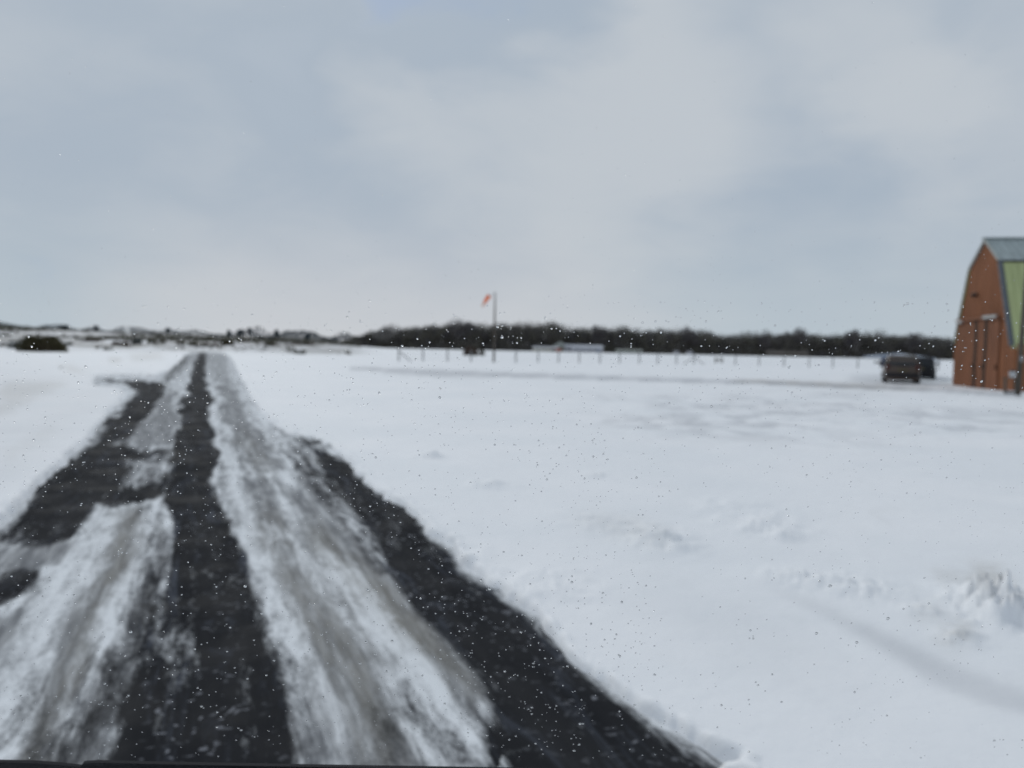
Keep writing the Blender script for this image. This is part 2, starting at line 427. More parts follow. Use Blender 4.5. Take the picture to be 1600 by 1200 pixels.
# relief of the snow
rel = 0.035*fbm(GX*0.35, GY*0.35, 3, 1)*sstep(GR, 3, 12) + 0.010*fbm(GX*2.1, GY*2.1, 3, 5)
rel = rel*(1 - 0.7*sstep(GR, 120, 300))
plough = sstep(vn, 606, 622)*(1-sstep(vn, 665, 720))*sstep(un, 820, 1050)*(GR > 8)*(GR < 60)
_pl = np.abs(fbm(GX*1.3, GY*1.1, 4, 9)); rel += plough*0.06*_pl
i_ = np.maximum(i_, plough*0.55*np.clip(1.2-4*_pl, 0, 1)*np.clip(fbm(GX*.4, GY*.25, 3, 91)*2+.5, 0, 1))  # low spots of the ploughed snow tinted grey
def blobs(poly_pts, amt, sc, seed, soft):
    global rel
    for (x, y, rr, am) in poly_pts:
        P = gpt(x, y); d = np.hypot(GX-P.x, GY-P.y)
        rel += np.exp(-(d/rr)**2)*am*np.maximum(0.15, 1.0 + amt*fbm(GX*sc, GY*sc, 4, seed))
blobs([(1560, 965, .20, .12), (1605, 985, .2, .08), (1530, 950, .11, .07), (1585, 985, .08, .03), (1500, 1012, .10, .035), (1445, 972, .12, .02), (1540, 985, .08, .02), (1340, 930, .25, .03), (1240, 915, .2, .03), (1480, 930, .10, .025)], 1.5, 15.0, 21, 0)
blobs([(1010, 845, .35, .03), (1045, 862, .2, .035), (920, 822, .3, .02), (1190, 828, .35, .03), (1205, 845, .18, .035), (1150, 800, .5, .015), (765, 765, .2, .05), (672, 720, .2, .05), (935, 750, .2, .04), (700, 880, .3, .03), (860, 925, .3, .03)], 2.0, 7.0, 31, 0)
# the blown groove across the foreground and the ditch-like track across the field
rel -= np.where(GR < 12, 0.014, 0.035)*i_*(1-plough)
# left snow bank beside the road, with softly rounded top
edge = np.clip(1 - rm_ + (0.30*fbm(GX*6, GY*4, 4, 61)+.12*fbm(GX*22, GY*16, 2, 63))*4*rm_*(1-rm_), 0, 1)
field_z = base + rel + (-0.07 + 0.12*sstep(edge, 0.15, 0.95))
field_z += 0.05*sstep(edge, 0.6, 1)*sstep(U_, 700, 100)*(GR < 60)*0.5
field_z += sstep(edge, 0.2, 0.9)*(1-sstep(edge, .93, 1.0))*0.05*np.abs(fbm(GX*5, GY*5, 3, 12))
# rough ground with tussocks on the slope at the left
scr = (1-sstep(U_, 500, 600))*sstep(GR, 95, 150)*(1-sstep(GR, 900, 1200))
field_z += scr*0.3*np.maximum(0, fbm(GX*0.12, GY*0.07, 4, 41))
field_z += scr*(1-sstep(GR, 200, 400))*0.8*np.maximum(0, fbm(GX*0.3, GY*0.1, 3, 43))
along = GX*RDIR[0]+GY*RDIR[1]; across = GX*RDIR[1]-GY*RDIR[0]
rut = fbm(across*9, along*1.1, 4, 51)
snow_t = np.clip(1-1.1*a_-0.35*g_, 0, 1)
road_z = 0.004 + base + snow_t*(0.020 + 0.012*rut) + g_*0.004*rut

def grid_faces():
    r = np.arange(NR-1)[:, None]; c = np.arange(NA)[None, :]; c2 = (c+1) % NA
    return np.stack([r*NA+c, (r+1)*NA+c, (r+1)*NA+c2, r*NA+c2], -1).reshape(-1, 4)
GF = grid_faces()
def sheet(name, z, keep, mat_, attrs):
    F = GF[keep]
    used = np.zeros(NR*NA, bool); used[F.ravel()] = True
    idx = np.cumsum(used)-1
    V = np.stack([GX, GY, z], -1)[used]
    # clockwise order gives upward normals
    F2 = idx[F][:, ::-1].copy()
    o = np_mesh(name, V, F2, mat_)
    for k, a in attrs.items():
        at_ = o.data.attributes.new(k, 'FLOAT', 'POINT'); at_.data.foreach_set('value', a[used].astype(np.float32))
    if o.data.polygons[0].normal.z < 0: o.data.flip_normals()
    return o

def attr(t, name):
    n = N(t, 'ShaderNodeAttribute'); n.attribute_name = name; return n.outputs['Fac']
SNOW = (0.80, 0.825, 0.86)
def snow_material():
    m = bpy.data.materials.new("snow"); m.use_nodes = True; t = m.node_tree; b = t.nodes['Principled BSDF']
    b.inputs['Roughness'].default_value = 0.75; b.inputs['Specular IOR Level'].default_value = 0.25
    co = N(t, 'ShaderNodeTexCoord')
    def noise(scale, det=4.0, stretch=(1, 1, 1), rough=0.55):
        mp = N(t, 'ShaderNodeMapping'); mp.inputs['Scale'].default_value = stretch; t.links.new(co.outputs['Object'], mp.inputs[0])
        n = N(t, 'ShaderNodeTexNoise', i_Scale=scale, i_Detail=det, i_Roughness=rough); t.links.new(mp.outputs[0], n.inputs[0]); return n.outputs[0]
    c = mix_(t, ramp_(t, noise(0.35, 3), 0.35, 0.65), (0.825, 0.84, 0.865), (0.87, 0.875, 0.895))
    c = mix_(t, ramp_(t, noise(5.0, 4, (1, .6, 1)), 0.5, 0.8, 0, 0.18), c, (0.70, 0.71, 0.73))
    dirt = attr(t, 'dirt')
    dn = math_(t, 'MULTIPLY', dirt, ramp_(t, noise(13, 5), 0.3, 0.62, 0.35, 1.25))
    c = mix_(t, math_(t, 'MINIMUM', dn, 1.0), c, (0.37, 0.34, 0.29))
    ic = attr(t, 'ice_and_grey')
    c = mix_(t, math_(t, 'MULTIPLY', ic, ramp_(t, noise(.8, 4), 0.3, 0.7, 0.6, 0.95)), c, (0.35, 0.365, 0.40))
    sc = attr(t, 'scrub')
    pn = noise(0.055, 6, (1.0, 0.45, 1), 0.62)
    c = mix_(t, math_(t, 'MULTIPLY', sc, ramp_(t, noise(.02, 3, (1, .6, 1)), .35, .6, .25, .6)), c, (0.42, 0.42, 0.45))
    sc1 = math_(t, 'MULTIPLY', sc, ramp_(t, pn, 0.42, 0.58, 0, 0.85))
    gr = mix_(t, ramp_(t, noise(0.3, 3), 0.4, 0.6), (0.13, 0.125, 0.10), (0.26, 0.255, 0.25))
    c = mix_(t, sc1, c, gr)
    t.links.new(c, b.inputs['Base Color'])
    bp = N(t, 'ShaderNodeBump', i_Strength=0.25, i_Distance=0.03); t.links.new(noise(9, 5), bp.inputs['Height']); t.links.new(bp.outputs[0], b.inputs['Normal'])
    return m
def road_material():
    m = bpy.data.materials.new("icy_asphalt"); m.use_nodes = True; t = m.node_tree; b = t.nodes['Principled BSDF']
    b.inputs['Specular IOR Level'].default_value = 0.02
    co = N(t, 'ShaderNodeTexCoord')
    rot = math.atan2(RDIR[0], RDIR[1])
    def noise(scale, det=4.0, stretch=(1, 1, 1), rough=0.6, dist=0.0):
        mr = N(t, 'ShaderNodeMapping'); mr.inputs['Rotation'].default_value = (0, 0, rot); t.links.new(co.outputs['Object'], mr.inputs[0])
        mp = N(t, 'ShaderNodeMapping'); mp.inputs['Scale'].default_value = stretch; t.links.new(mr.outputs[0], mp.inputs[0])
        n = N(t, 'ShaderNodeTexNoise', i_Scale=scale, i_Detail=det, i_Roughness=rough, i_Distortion=dist); t.links.new(mp.outputs[0], n.inputs[0]); return n.outputs[0]
    A = attr(t, 'asphalt'); G = attr(t, 'slush'); B = attr(t, 'dirt')
    streak = noise(8, 5, (1, .05, 1), 0.62)
    streak2 = noise(22, 4, (1, .10, 1), 0.6)
    clump = noise(9, 7, (1, .24, 1), 0.72, 0.6)
    fine = noise(34, 5, (1, .4, 1), 0.7)
    def sgn(x, k): return math_(t, 'MULTIPLY', math_(t, 'SUBTRACT', x, 0.5), k)
    mot = math_(t, 'ADD', sgn(clump, 1.2), math_(t, 'ADD', sgn(streak, 1.1), sgn(fine, 0.9)))
    snow = mix_(t, ramp_(t, math_(t, 'ADD', mot, 0.5), 0.2, 0.95), (0.79, 0.81, 0.835), (0.36, 0.37, 0.385))
    gn = math_(t, 'ADD', math_(t, 'ADD', G, 0.14), math_(t, 'ADD', sgn(streak, 1.9), sgn(clump, 1.6)))
    gf = ramp_(t, gn, 0.08, 0.95, 0, 0.93)
    slc = mix_(t, ramp_(t, streak2, 0.35, 0.65), (0.15, 0.155, 0.165), (0.33, 0.335, 0.345))
    c = mix_(t, gf, snow, slc)
    bn = math_(t, 'MULTIPLY', B, ramp_(t, math_(t, 'ADD', sgn(clump, 1.0), streak), 0.3, 0.7, 0.25, 0.9))
    c = mix_(t, bn, c, (0.245, 0.23, 0.195))
    tarn = mix_(t, ramp_(t, noise(2.6, 5, (1, .09, 1)), 0.35, 0.7), (0.015, 0.016, 0.019), (0.030, 0.0305, 0.033))
    # thin frost and scattered grains of snow on the bare asphalt
    fro = ramp_(t, noise(4.0, 8, (1, .15, 1), 0.75, 1.2), 0.50, 0.72, 0, 0.7)
    tarn = mix_(t, fro, tarn, (0.085, 0.095, 0.12))
    vo = N(t, 'ShaderNodeTexVoronoi', i_Scale=19.0)
    vw = t.nodes.new('ShaderNodeVectorMath'); vw.operation = 'MULTIPLY_ADD'; wn = N(t, 'ShaderNodeTexNoise', i_Scale=6.0, i_Detail=3.0); t.links.new(co.outputs['Object'], wn.inputs[0])
    t.links.new(wn.outputs['Color'], vw.inputs[0]); vw.inputs[1].default_value = (.22, .22, .22); t.links.new(co.outputs['Object'], vw.inputs[2]); t.links.new(vw.outputs[0], vo.inputs[0])
    grain = math_(t, 'MULTIPLY', ramp_(t, vo.outputs['Distance'], 0.10, 0.42, 1, 0), ramp_(t, noise(1.1, 4, (1, .5, 1)), 0.44, 0.60, 0.12, 0.62))
    sepc = N(t, 'ShaderNodeSeparateColor'); t.links.new(vo.outputs['Color'], sepc.inputs[0])
    grain = math_(t, 'MULTIPLY', grain, ramp_(t, sepc.outputs[0], 0.35, 0.9))
    tarn = mix_(t, grain, tarn, (0.36, 0.37, 0.41))
    an = math_(t, 'ADD', A, math_(t, 'ADD', math_(t, 'ADD', sgn(clump, 1.25), sgn(streak, 0.8)), sgn(fine, 0.5)))
    af = ramp_(t, an, 0.16, 0.86)
    c = mix_(t, af, c, tarn)
    t.links.new(c, b.inputs['Base Color'])
    ro = math_(t, 'ADD', 0.8, math_(t, 'MULTIPLY', af, ramp_(t, noise(2.0, 3), 0.4, 0.65, 0.1, -0.12)))
    t.links.new(ro, b.inputs['Roughness'])
    hgt = math_(t, 'ADD', noise(12, 6, (1, .25, 1)), math_(t, 'MULTIPLY', noise(60, 2), 0.3))
    bp = N(t, 'ShaderNodeBump', i_Strength=0.15, i_Distance=0.02); t.links.new(hgt, bp.inputs['Height']); t.links.new(bp.outputs[0], b.inputs['Normal'])
    return m
m_snow = snow_material(); m_road = road_material()
rmf = rm_[GF]
keep_field = rmf.min(1) < 0.93
keep_road = rmf.max(1) > 0.03
g_obj = sheet("snow_ground", field_z, keep_field, m_snow, {'dirt': b_*(1-rm_*0.6), 'ice_and_grey': i_, 'scrub': scr})
tag(g_obj, kind='structure')
r_obj = sheet("road", road_z, keep_road, m_road, {'asphalt': a_, 'slush': g_, 'dirt': b_})
tag(r_obj, kind='structure')

# ------------------------------------------------------------------ materials of the things
m_orange = mat("red_oxide_cladding", (0.255, 0.103, 0.048), 0.75, 0.14, 1.4, 0.15, 30, stretch=(1, 1, .3))
m_orange2 = mat("red_oxide_door", (0.215, 0.088, 0.044), 0.75, 0.16, 1.8, 0.1, 30, stretch=(1, 1, .3))
m_green = mat("pale_green_sheet", (0.44, 0.49, 0.25), 0.8, 0.10, 1.0, 0.1, 12, stretch=(1, 2.5, .3), second=(0.30, 0.34, 0.22), sfac=(0.52, 0.8))
m_rgrey = mat("weathered_grey_sheet", (0.38, 0.43, 0.43), 0.7, 0.12, 1.2, 0.1, 12, stretch=(1, 2.5, .5), second=(0.17, 0.20, 0.21), sfac=(0.55, 0.8))
m_slate = mat("slate_blue_paint", (0.10, 0.112, 0.128), 0.6, 0.1)
m_pale = mat("dull_white_paint", (0.42, 0.42, 0.41), 0.7, 0.1)
m_trim = mat("pale_trim", (0.36, 0.38, 0.36), 0.7, 0.1)
m_white = mat("white_paint", (0.62, 0.64, 0.66), 0.6, 0.08)
m_dark = mat("dark_gap", (0.02, 0.018, 0.016), 0.9, 0.2)
m_wood = mat("weathered_timber", (0.10, 0.085, 0.07), 0.85, 0.25, 8, 0.3, stretch=(1, 1, .15))
m_postw = mat("grey_post_timber", (0.29, 0.29, 0.29), 0.85, 0.2, 8, 0.3, stretch=(1, 1, .15))
m_steel = mat("galvanised_steel", (0.30, 0.31, 0.32), 0.5, 0.1, metal=0.4)
m_black = mat("black_plastic", (0.012, 0.012, 0.016), 0.5, 0.1)
m_rubber = mat("tyre_rubber", (0.018, 0.018, 0.018), 0.85, 0.2)
m_glassd = mat("dark_car_glass", (0.02, 0.025, 0.03), 0.12, 0.05, spec=0.5)
m_brownp = mat("brown_car_paint", (0.075, 0.052, 0.040), 0.4, 0.1, 2, coat=0.3, second=(0.09, 0.075, 0.06))
m_blackp = mat("black_car_paint", (0.008, 0.009, 0.013), 0.5, 0.1, 2)
m_redl = mat("red_lamp_lens", (0.07, 0.014, 0.012), 0.3, 0.1)
m_plate = mat("number_plate", (0.10, 0.085, 0.045), 0.5, 0.05)
m_pblue = mat("pale_blue_aircraft_paint", (0.38, 0.44, 0.55), 0.45, 0.06)
m_dblue = mat("dark_blue_aircraft_paint", (0.035, 0.05, 0.11), 0.4, 0.06)
m_sock = mat("faded_orange_fabric", (0.90, 0.22, 0.09), 0.8, 0.08, 3)
m_sockp = mat("bleached_orange_fabric", (0.80, 0.52, 0.42), 0.8, 0.06, 3)
m_cream = mat("cream_render", (0.42, 0.40, 0.34), 0.8, 0.1, 0.8)
m_bwhite = mat("white_render", (0.38, 0.38, 0.41), 0.8, 0.08, 0.8)
m_bblue = mat("blue_grey_panel", (0.22, 0.27, 0.36), 0.7, 0.08, 0.8)
m_brgrey = mat("grey_green_sheet", (0.20, 0.22, 0.20), 0.8, 0.1, 0.8)
m_tan = mat("tan_roof_sheet", (0.17, 0.15, 0.135), 0.8, 0.2, 0.5)
m_rsnow = mat("roof_snow", (0.48, 0.49, 0.53), 0.8, 0.08, 0.6)
m_red = mat("faded_red_paint", (0.30, 0.10, 0.07), 0.7, 0.1)
m_win = mat("window_glass", (0.04, 0.05, 0.06), 0.2, 0.1, spec=0.5)
m_snowc = mat("settled_snow", (0.78, 0.81, 0.85), 0.8, 0.05, 5)

# ------------------------------------------------------------------ hangar
Pl = np.array(gpt(1488, 603)); Pr = np.array(gpt(1580, 614)); mid = (Pl+Pr)/2
e1 = (Pr-Pl); wid = np.linalg.norm(e1); e1 /= wid
HW = wid/2
hang = empty("hangar", (mid[0], mid[1], 0), math.atan2(e1[1], e1[0]))
tag(hang, "tall red-brown hangar with gambrel roof of grey and pale green sheets", "hangar")
EV, KN, AP = (HW-0.14, 2.22), (HW-1.72, 5.92), (0.0, 7.12)
LEN = 15.0
prof = [(-HW, -0.15), (HW, -0.15), (HW, 2.0), EV, KN, AP, (-KN[0], KN[1]), (-EV[0], EV[1]), (-HW, 2.0)]
MB().prism(prof, 'y', 0.0, 0.12).build("gable_wall", m_orange, hang)
rb = MB()                                    # vertical ribs of the sheeting
x = -HW+0.2
while x < HW-0.1:
    ax = abs(x)
    top = np.interp(ax, [0, KN[0], EV[0], HW], [AP[1], KN[1], EV[1], 2.0])-0.12
    if x > -2.62 or True: rb.box((x, -0.012, max(3.5, 0)/2+top/2 if top > 3.6 and -2.6 < x < 2.05 else top/2), (0.035, 0.024, (top-3.5) if top > 3.6 and -2.6 < x < 2.05 else top))
    x += 0.25
rb.build("cladding_rib", m_orange, hang)
side = MB(); side.box((HW-0.05, LEN/2+0.12, 0.95), (0.1, LEN, 2.35)); 
for k in range(58): side.box((HW+0.012, 0.35+k*0.25, 1.0), (0.024, 0.04, 2.2))
side.build("side_wall", m_orange, hang)
so = MB(); so.box((-HW+0.05, LEN/2+0.12, 0.95), (0.1, LEN, 2.35)); so.build("side_wall", m_orange, hang)
MB().prism(prof, 'y', LEN+0.12, LEN+0.22).build("rear_wall", m_orange, hang)
def roof_slab(name, a, b, mt, th=0.06, y0=-0.07, rib=True, drop=0.0):
    a = Vector((a[0], 0, a[1])); b = Vector((b[0], 0, b[1])); d = (b-a).normalized(); n = Vector((-d.z, 0, d.x))
    if n.z < 0: n = -n
    if abs(n.z) < 0.35 and n.x*((a.x+b.x)/2) < 0: n = -n
    s = MB(); q = [a, b, b+n*th, a+n*th]
    s.prism([(p.x, p.z) for p in q], 'y', y0, LEN+0.35)
    if rib:
        for k in range(int(LEN/0.3)):
            yy = 0.05+k*0.3; q2 = [a+n*th, b+n*th, b+n*(th+.03), a+n*(th+.03)]
            s.prism([(p.x, p.z) for p in q2], 'y', yy, yy+0.05)
    return s.build(name, mt, hang)
EVo = (EV[0]+0.10, EV[1]-0.28)
roof_slab("upper_roof", (0.0, AP[1]), (KN[0], KN[1]), m_rgrey)
roof_slab("upper_roof", (0.0, AP[1]), (-KN[0], KN[1]), m_rgrey)
roof_slab("lower_roof", (KN[0], KN[1]-0.02), EVo, m_green)
roof_slab("lower_roof", (-KN[0], KN[1]-0.02), (-EV[0], EV[1]), m_green)
v = MB(); v.box((0, LEN/2+0.1, AP[1]+0.10), (0.28, LEN+0.55, 0.06)); v.build("ridge_cap", m_rgrey, hang)
kk = MB(); kk.box((KN[0]+0.07, LEN/2+0.1, KN[1]+0.0), (0.10, LEN+0.55, 0.09)); kk.build("roof_flashing", m_dark, hang)
def barge(name, a, b, mt, w, y0, y1):
    a = Vector((a[0], 0, a[1])); b = Vector((b[0], 0, b[1])); d = (b-a).normalized(); n = Vector((-d.z, 0, d.x))
    if n.x*((a.x+b.x)/2) < 0: n = -n
    q = [a-n*w*0.45, b-n*w*0.45, b+n*w*0.55, a+n*w*0.55]
    return MB().prism([(p.x, p.z) for p in q], 'y', y0, y1).build(name, mt, hang)
barge("bargeboard", (KN[0]+0.03, KN[1]), (EVo[0]-0.02, EVo[1]+0.12), m_slate, 0.17, -0.14, -0.075)
roofedge = MB()                              # the lap of slate-blue flashing over the first green sheet
a = Vector((KN[0], 0, KN[1])); b = Vector((EVo[0], 0, EVo[1])); d = (b-a).normalized(); n = Vector((-d.z, 0, d.x)); n = n if n.x > 0 else -n
q = [a+n*0.105, b-d*0.15+n*0.105, b-d*0.15+n*0.13, a+n*0.13]
roofedge.prism([(p.x, p.z) for p in q], 'y', -0.14, 0.02); roofedge.build("verge_flashing", m_slate, hang)
barge("bargeboard", (-KN[0]-0.03, KN[1]), (-EV[0], EV[1]), m_trim, 0.07, -0.11, -0.075)
barge("bargeboard", (0.0, AP[1]+.03), (-KN[0], KN[1]+.03), m_trim, 0.10, -0.11, -0.075)
barge("bargeboard", (0.0, AP[1]+.03), (KN[0], KN[1]+.03), m_trim, 0.12, -0.11, -0.075)
# sliding doors hung from a rail
for i, (x0, x1, yy) in enumerate([(-2.9, -0.60, -0.045), (-0.44, 0.56, -0.045), (0.72, 2.1, -0.045)]):
    dr = MB(); dr.box(((x0+x1)/2, yy, 1.70), (x1-x0, 0.03, 3.28))
    k = x0+0.12
    while k < x1-0.05: dr.box((k, yy-0.021, 1.70), (0.03, 0.012, 3.22)); k += 0.22
    d_ = dr.build("sliding_door", m_orange2, hang)
    h_ = MB().box((x1-0.12, yy-0.06, 1.1), (0.03, 0.04, 0.22)).build("handle", m_dark, d_)
g = MB()
for xx in (-0.52, 0.64): g.box((xx, -0.050, 1.7), (0.27, 0.05, 3.30))
g.build("door_gap", m_dark, hang)
rl = MB(); rl.box((-0.4, -0.13, 3.40), (5.1, 0.10, 0.09)); rl.build("door_rail", m_orange2, hang)
rl = MB(); rl.box((-2.45, -0.16, 3.32), (0.7, 0.10, 0.15)); rl.build("rail_cover", m_pale, hang)
rl = MB(); rl.box((1.28, -0.16, 3.42), (1.5, 0.12, 0.14)); rl.build("rail_cover", m_pale, hang)
lm = MB(); lm.box((-0.62, -0.12, 4.56), (0.12, 0.22, 0.12)); lm.tube([(-0.62, -0.2, 4.6), (-0.62, -0.26, 4.52)], [0.07, 0.13], 12); lm.build("wall_lamp", m_dark, hang)
lb = MB(); lb.box((-1.1, -0.03, 4.62), (0.5, 0.05, 0.2)); lb.build("vent_cover", mat("dull_cladding_patch", (.24, .13, .09)), hang)

# ------------------------------------------------------------------ pole, stand by the hangar corner
bp_ = gpt(1590, 621)
pole = empty("timber_pole", bp_)
tag(pole, "tall thin dark timber pole in front of the hangar's near corner", "pole")
MB().tube([(0, 0, -0.2), (0.06, 0, 3), (0.15, 0.0, 6.6)], [0.10, 0.085, 0.065], 12).build("shaft", m_wood, pole, True)
MB().tube([(0.15, 0, 6.6), (0.152, 0, 6.68)], [0.075, 0.03], 12).build("cap", m_steel, pole)
MB().box((0.02, -0.1, 1.5), (0.12, 0.03, 0.2)).build("plate", m_steel, pole)
sp = gpt(1580, 618)
st = empty("timber_stand", (sp.x-0.02, sp.y+0.05, 0), 0.15)
tag(st, "low dark timber stand with snow on its bottom rail beside the tall pole", "stand")
for s in (-1, 1):
    MB().box((s*0.24, 0, 0.34), (0.07, 0.09, 0.72)).build("post", m_wood, st)
MB().box((0, 0, 0.09), (0.41, 0.16, 0.10)).build("bottom_rail", m_wood, st)
MB().bevbox((0, 0, 0.165), (0.39, 0.15, 0.05), 0.02).build("snow_cap", m_snowc, st)
MB().box((0, 0, 0.715), (0.58, 0.24, 0.03)).build("shelf", m_wood, st)
bk = empty("white_bucket", (sp.x+0.04, sp.y+0.05, 0.731))
tag(bk, "small white bucket with a dark lid on the timber stand", "bucket")
MB().tube([(0, 0, 0), (0, 0, 0.24)], [0.10, 0.13], 16).build("pail", m_white, bk, False)
MB().tube([(0, 0, 0.24), (0, 0, 0.26), (0, 0, 0.30)], [0.137, 0.137, 0.08], 16).build("lid", m_black, bk)
MB().tube([(0.131*math.cos(a), -0.131*math.sin(a)*0.4-0.1, 0.22-0.12*math.sin(a)) for a in np.linspace(0, PI, 9)], 0.006, 6).build("bail_handle", m_steel, bk)

# ------------------------------------------------------------------ cars
def loft(rings, closed_ends=True):
    n = len(rings[0]); V = [p for r in rings for p in r]; F = []
    for i in range(len(rings)-1):
        for k in range(n):
            j = (k+1) % n; F.append((i*n+k, i*n+j, i*n+n+j, i*n+n+k))
    if closed_ends: F += [tuple(reversed(range(n))), tuple(range((len(rings)-1)*n, len(rings)*n))]
    return V, F
def make_car(loc, heading, paint, label, lens=None, L=4.3, Wd=1.80, Ht=1.56):
    """tail at local -y"""
    car = empty("parked_car", loc, -heading)
    tag(car, label, "car")
    hw = Wd/2; hl = L/2
    # lower body
    st_ = [(-hl, .74, .30, .74), (-hl+.06, .90, .19, .92), (-hl+.35, .98, .16, .98), (-hl+.8, 1.0, .16, .98), (0, 1.0, .18, .95), (hl-1.3, 1.0, .2, .94), (hl-.8, .98, .22, .88), (hl-.3, .94, .25, .78), (hl-.06, .84, .32, .68), (hl, .66, .42, .58)]
    rings = []
    for y, w, z0, z1 in st_:
        w *= hw; m_ = z0+(z1-z0)*.55
        rings.append([(-w*.86, y, z0), (w*.86, y, z0), (w*.97, y, z0+.07), (w, y, m_), (w*.98, y, z1-.08), (w*.90, y, z1), (w*.45, y, z1+.015), (-w*.45, y, z1+.015), (-w*.90, y, z1), (-w*.98, y, z1-.08), (-w, y, m_), (-w*.97, y, z0+.07)])
    V, F = loft(rings); b = MB(); b.add(V, F); body = b.build("body", paint, car, True)
    # cabin
    cab = [(-hl+.16, .93, .90, .80), (-hl+.30, 1.24, .90, .82), (-hl+.52, Ht-.06, .92, .78), (-hl+.95, Ht, .93, .76), (.1, Ht+.0, .93, .76), (hl-1.75, Ht-.10, .92, .75), (hl-1.35, 1.22, .91, .82), (hl-1.0, .93, .89, .86)]
    rings = []
    for y, zt, wb, wt in cab:
        wb *= hw; f = (zt-.9)/(Ht-.9); wt_ = wb+(wt*hw-wb)*max(f, 0); 
        rings.append([(-wb, y, .88), (wb, y, .88), (wb+(wt_-wb)*.5, y, .88+(zt-.88)*.5), (wt_, y, zt-.05*f), (wt_*.86, y, zt), (-wt_*.86, y, zt), (-wt_, y, zt-.05*f), (-(wb+(wt_-wb)*.5), y, .88+(zt-.88)*.5)])
    V, F = loft(rings); b = MB(); b.add(V, F); b.build("cabin", paint, car, True)
    rw = MB(); y0, z0, y1, z1 = -hl+.185, 1.0, -hl+.475, Ht-.15
    nrm = Vector((0, -(z1-z0), (y1-y0))).normalized()*0.03
    P = [Vector((-hw*.74, y0, z0)), Vector((hw*.74, y0, z0)), Vector((hw*.64, y1, z1)), Vector((-hw*.64, y1, z1))]
    rw.add([p+nrm for p in P]+[p-nrm for p in P], [(0, 1, 2, 3), (4, 7, 6, 5), (0, 4, 5, 1), (1, 5, 6, 2), (2, 6, 7, 3), (3, 7, 4, 0)]); rw.build("rear_window", m_glassd, car)
    fw = MB(); P = [Vector((-hw*.78, hl-1.02, .98)), Vector((hw*.78, hl-1.02, .98)), Vector((hw*.66, hl-1.68, Ht-.14)), Vector((-hw*.66, hl-1.68, Ht-.14))]
    nrm = Vector((0, .55, .66)).normalized()*0.05
    fw.add([p+nrm for p in P]+[p-nrm for p in P], [(0, 1, 2, 3), (4, 7, 6, 5), (0, 4, 5, 1), (1, 5, 6, 2), (2, 6, 7, 3), (3, 7, 4, 0)]); fw.build("windscreen", m_glassd, car)
    for s in (-1, 1):
        for (ya, yb) in ((-hl+.7, -.15), (-.08, hl-1.75)):
            sw = MB(); xb, xt = s*hw*.935, s*hw*.81
            P = [Vector((xb, ya, .98)), Vector((xb, yb+(.25 if yb > .2 else 0), .98)), Vector((xt, yb-.05, Ht-.16)), Vector((xt, ya+.12, Ht-.16))]
            nn = Vector((s*.03, 0, .012))
            sw.add([p+nn for p in P]+[p-nn for p in P], [(0, 1, 2, 3), (4, 7, 6, 5), (0, 4, 5, 1), (1, 5, 6, 2), (2, 6, 7, 3), (3, 7, 4, 0)]); sw.build("side_window", m_glassd, car)
        MB().bevbox((s*(hw*.80), -hl+.10, .86), (.22, .14, .30), .03).build("tail_light", lens or m_redl, car)
        MB().bevbox((s*(hw*.70), hl-.12, .68), (.34, .16, .14), .03).build("headlight", m_white, car)
        mr = MB(); mr.bevbox((s*(hw+.10), hl-1.55, 1.05), (.20, .10, .15), .03).build("mirror", paint, car)
        for yy in (-hl+.78, hl-.85):
            w_ = MB(); w_.tube([(s*(hw-.20), yy, .32), (s*(hw+.0), yy, .32)], [.32, .32], 24); w = w_.build("wheel", m_rubber, car)
            MB().tube([(s*(hw-.02), yy, .32), (s*(hw+.012), yy, .32)], [.20, .18], 16).build("rim", m_steel, w)
    MB().bevbox((0, -hl-.0, .47), (Wd*.90, .16, .20), .05).build("bumper", m_black, car)
    MB().bevbox((0, hl-.0, .43), (Wd*.84, .14, .20), .05).build("bumper", m_black, car)
    MB().box((0, -hl-.015+.02, .73), (.52, .06, .115)).build("number_plate", m_plate, car)
    MB().box((0, -hl+.14, 1.0), (.5, .03, .03)).build("wiper", m_black, car)
    return car
pc = gpt(1406, 600); hd = math.atan2(pc.x, pc.y)
c1 = make_car((pc.x+2.15*math.sin(hd), pc.y+2.15*math.cos(hd), 0.02), R_(24), m_brownp, "dark brown car seen from behind with its roof level with the horizon, nearer of two")
pc = gpt(1438, 594); hd = math.atan2(pc.x, pc.y)
c2 = make_car((pc.x+2.1*math.sin(hd), pc.y+2.1*math.cos(hd), 0.0), hd+R_(1.5), m_blackp, "black car half hidden behind the brown car, nearer the hangar", lens=m_glassd, Ht=1.50, Wd=1.74)
for c, s in ((c1, 1.0), (c2, 1.0)): c.scale = (s, s, s)
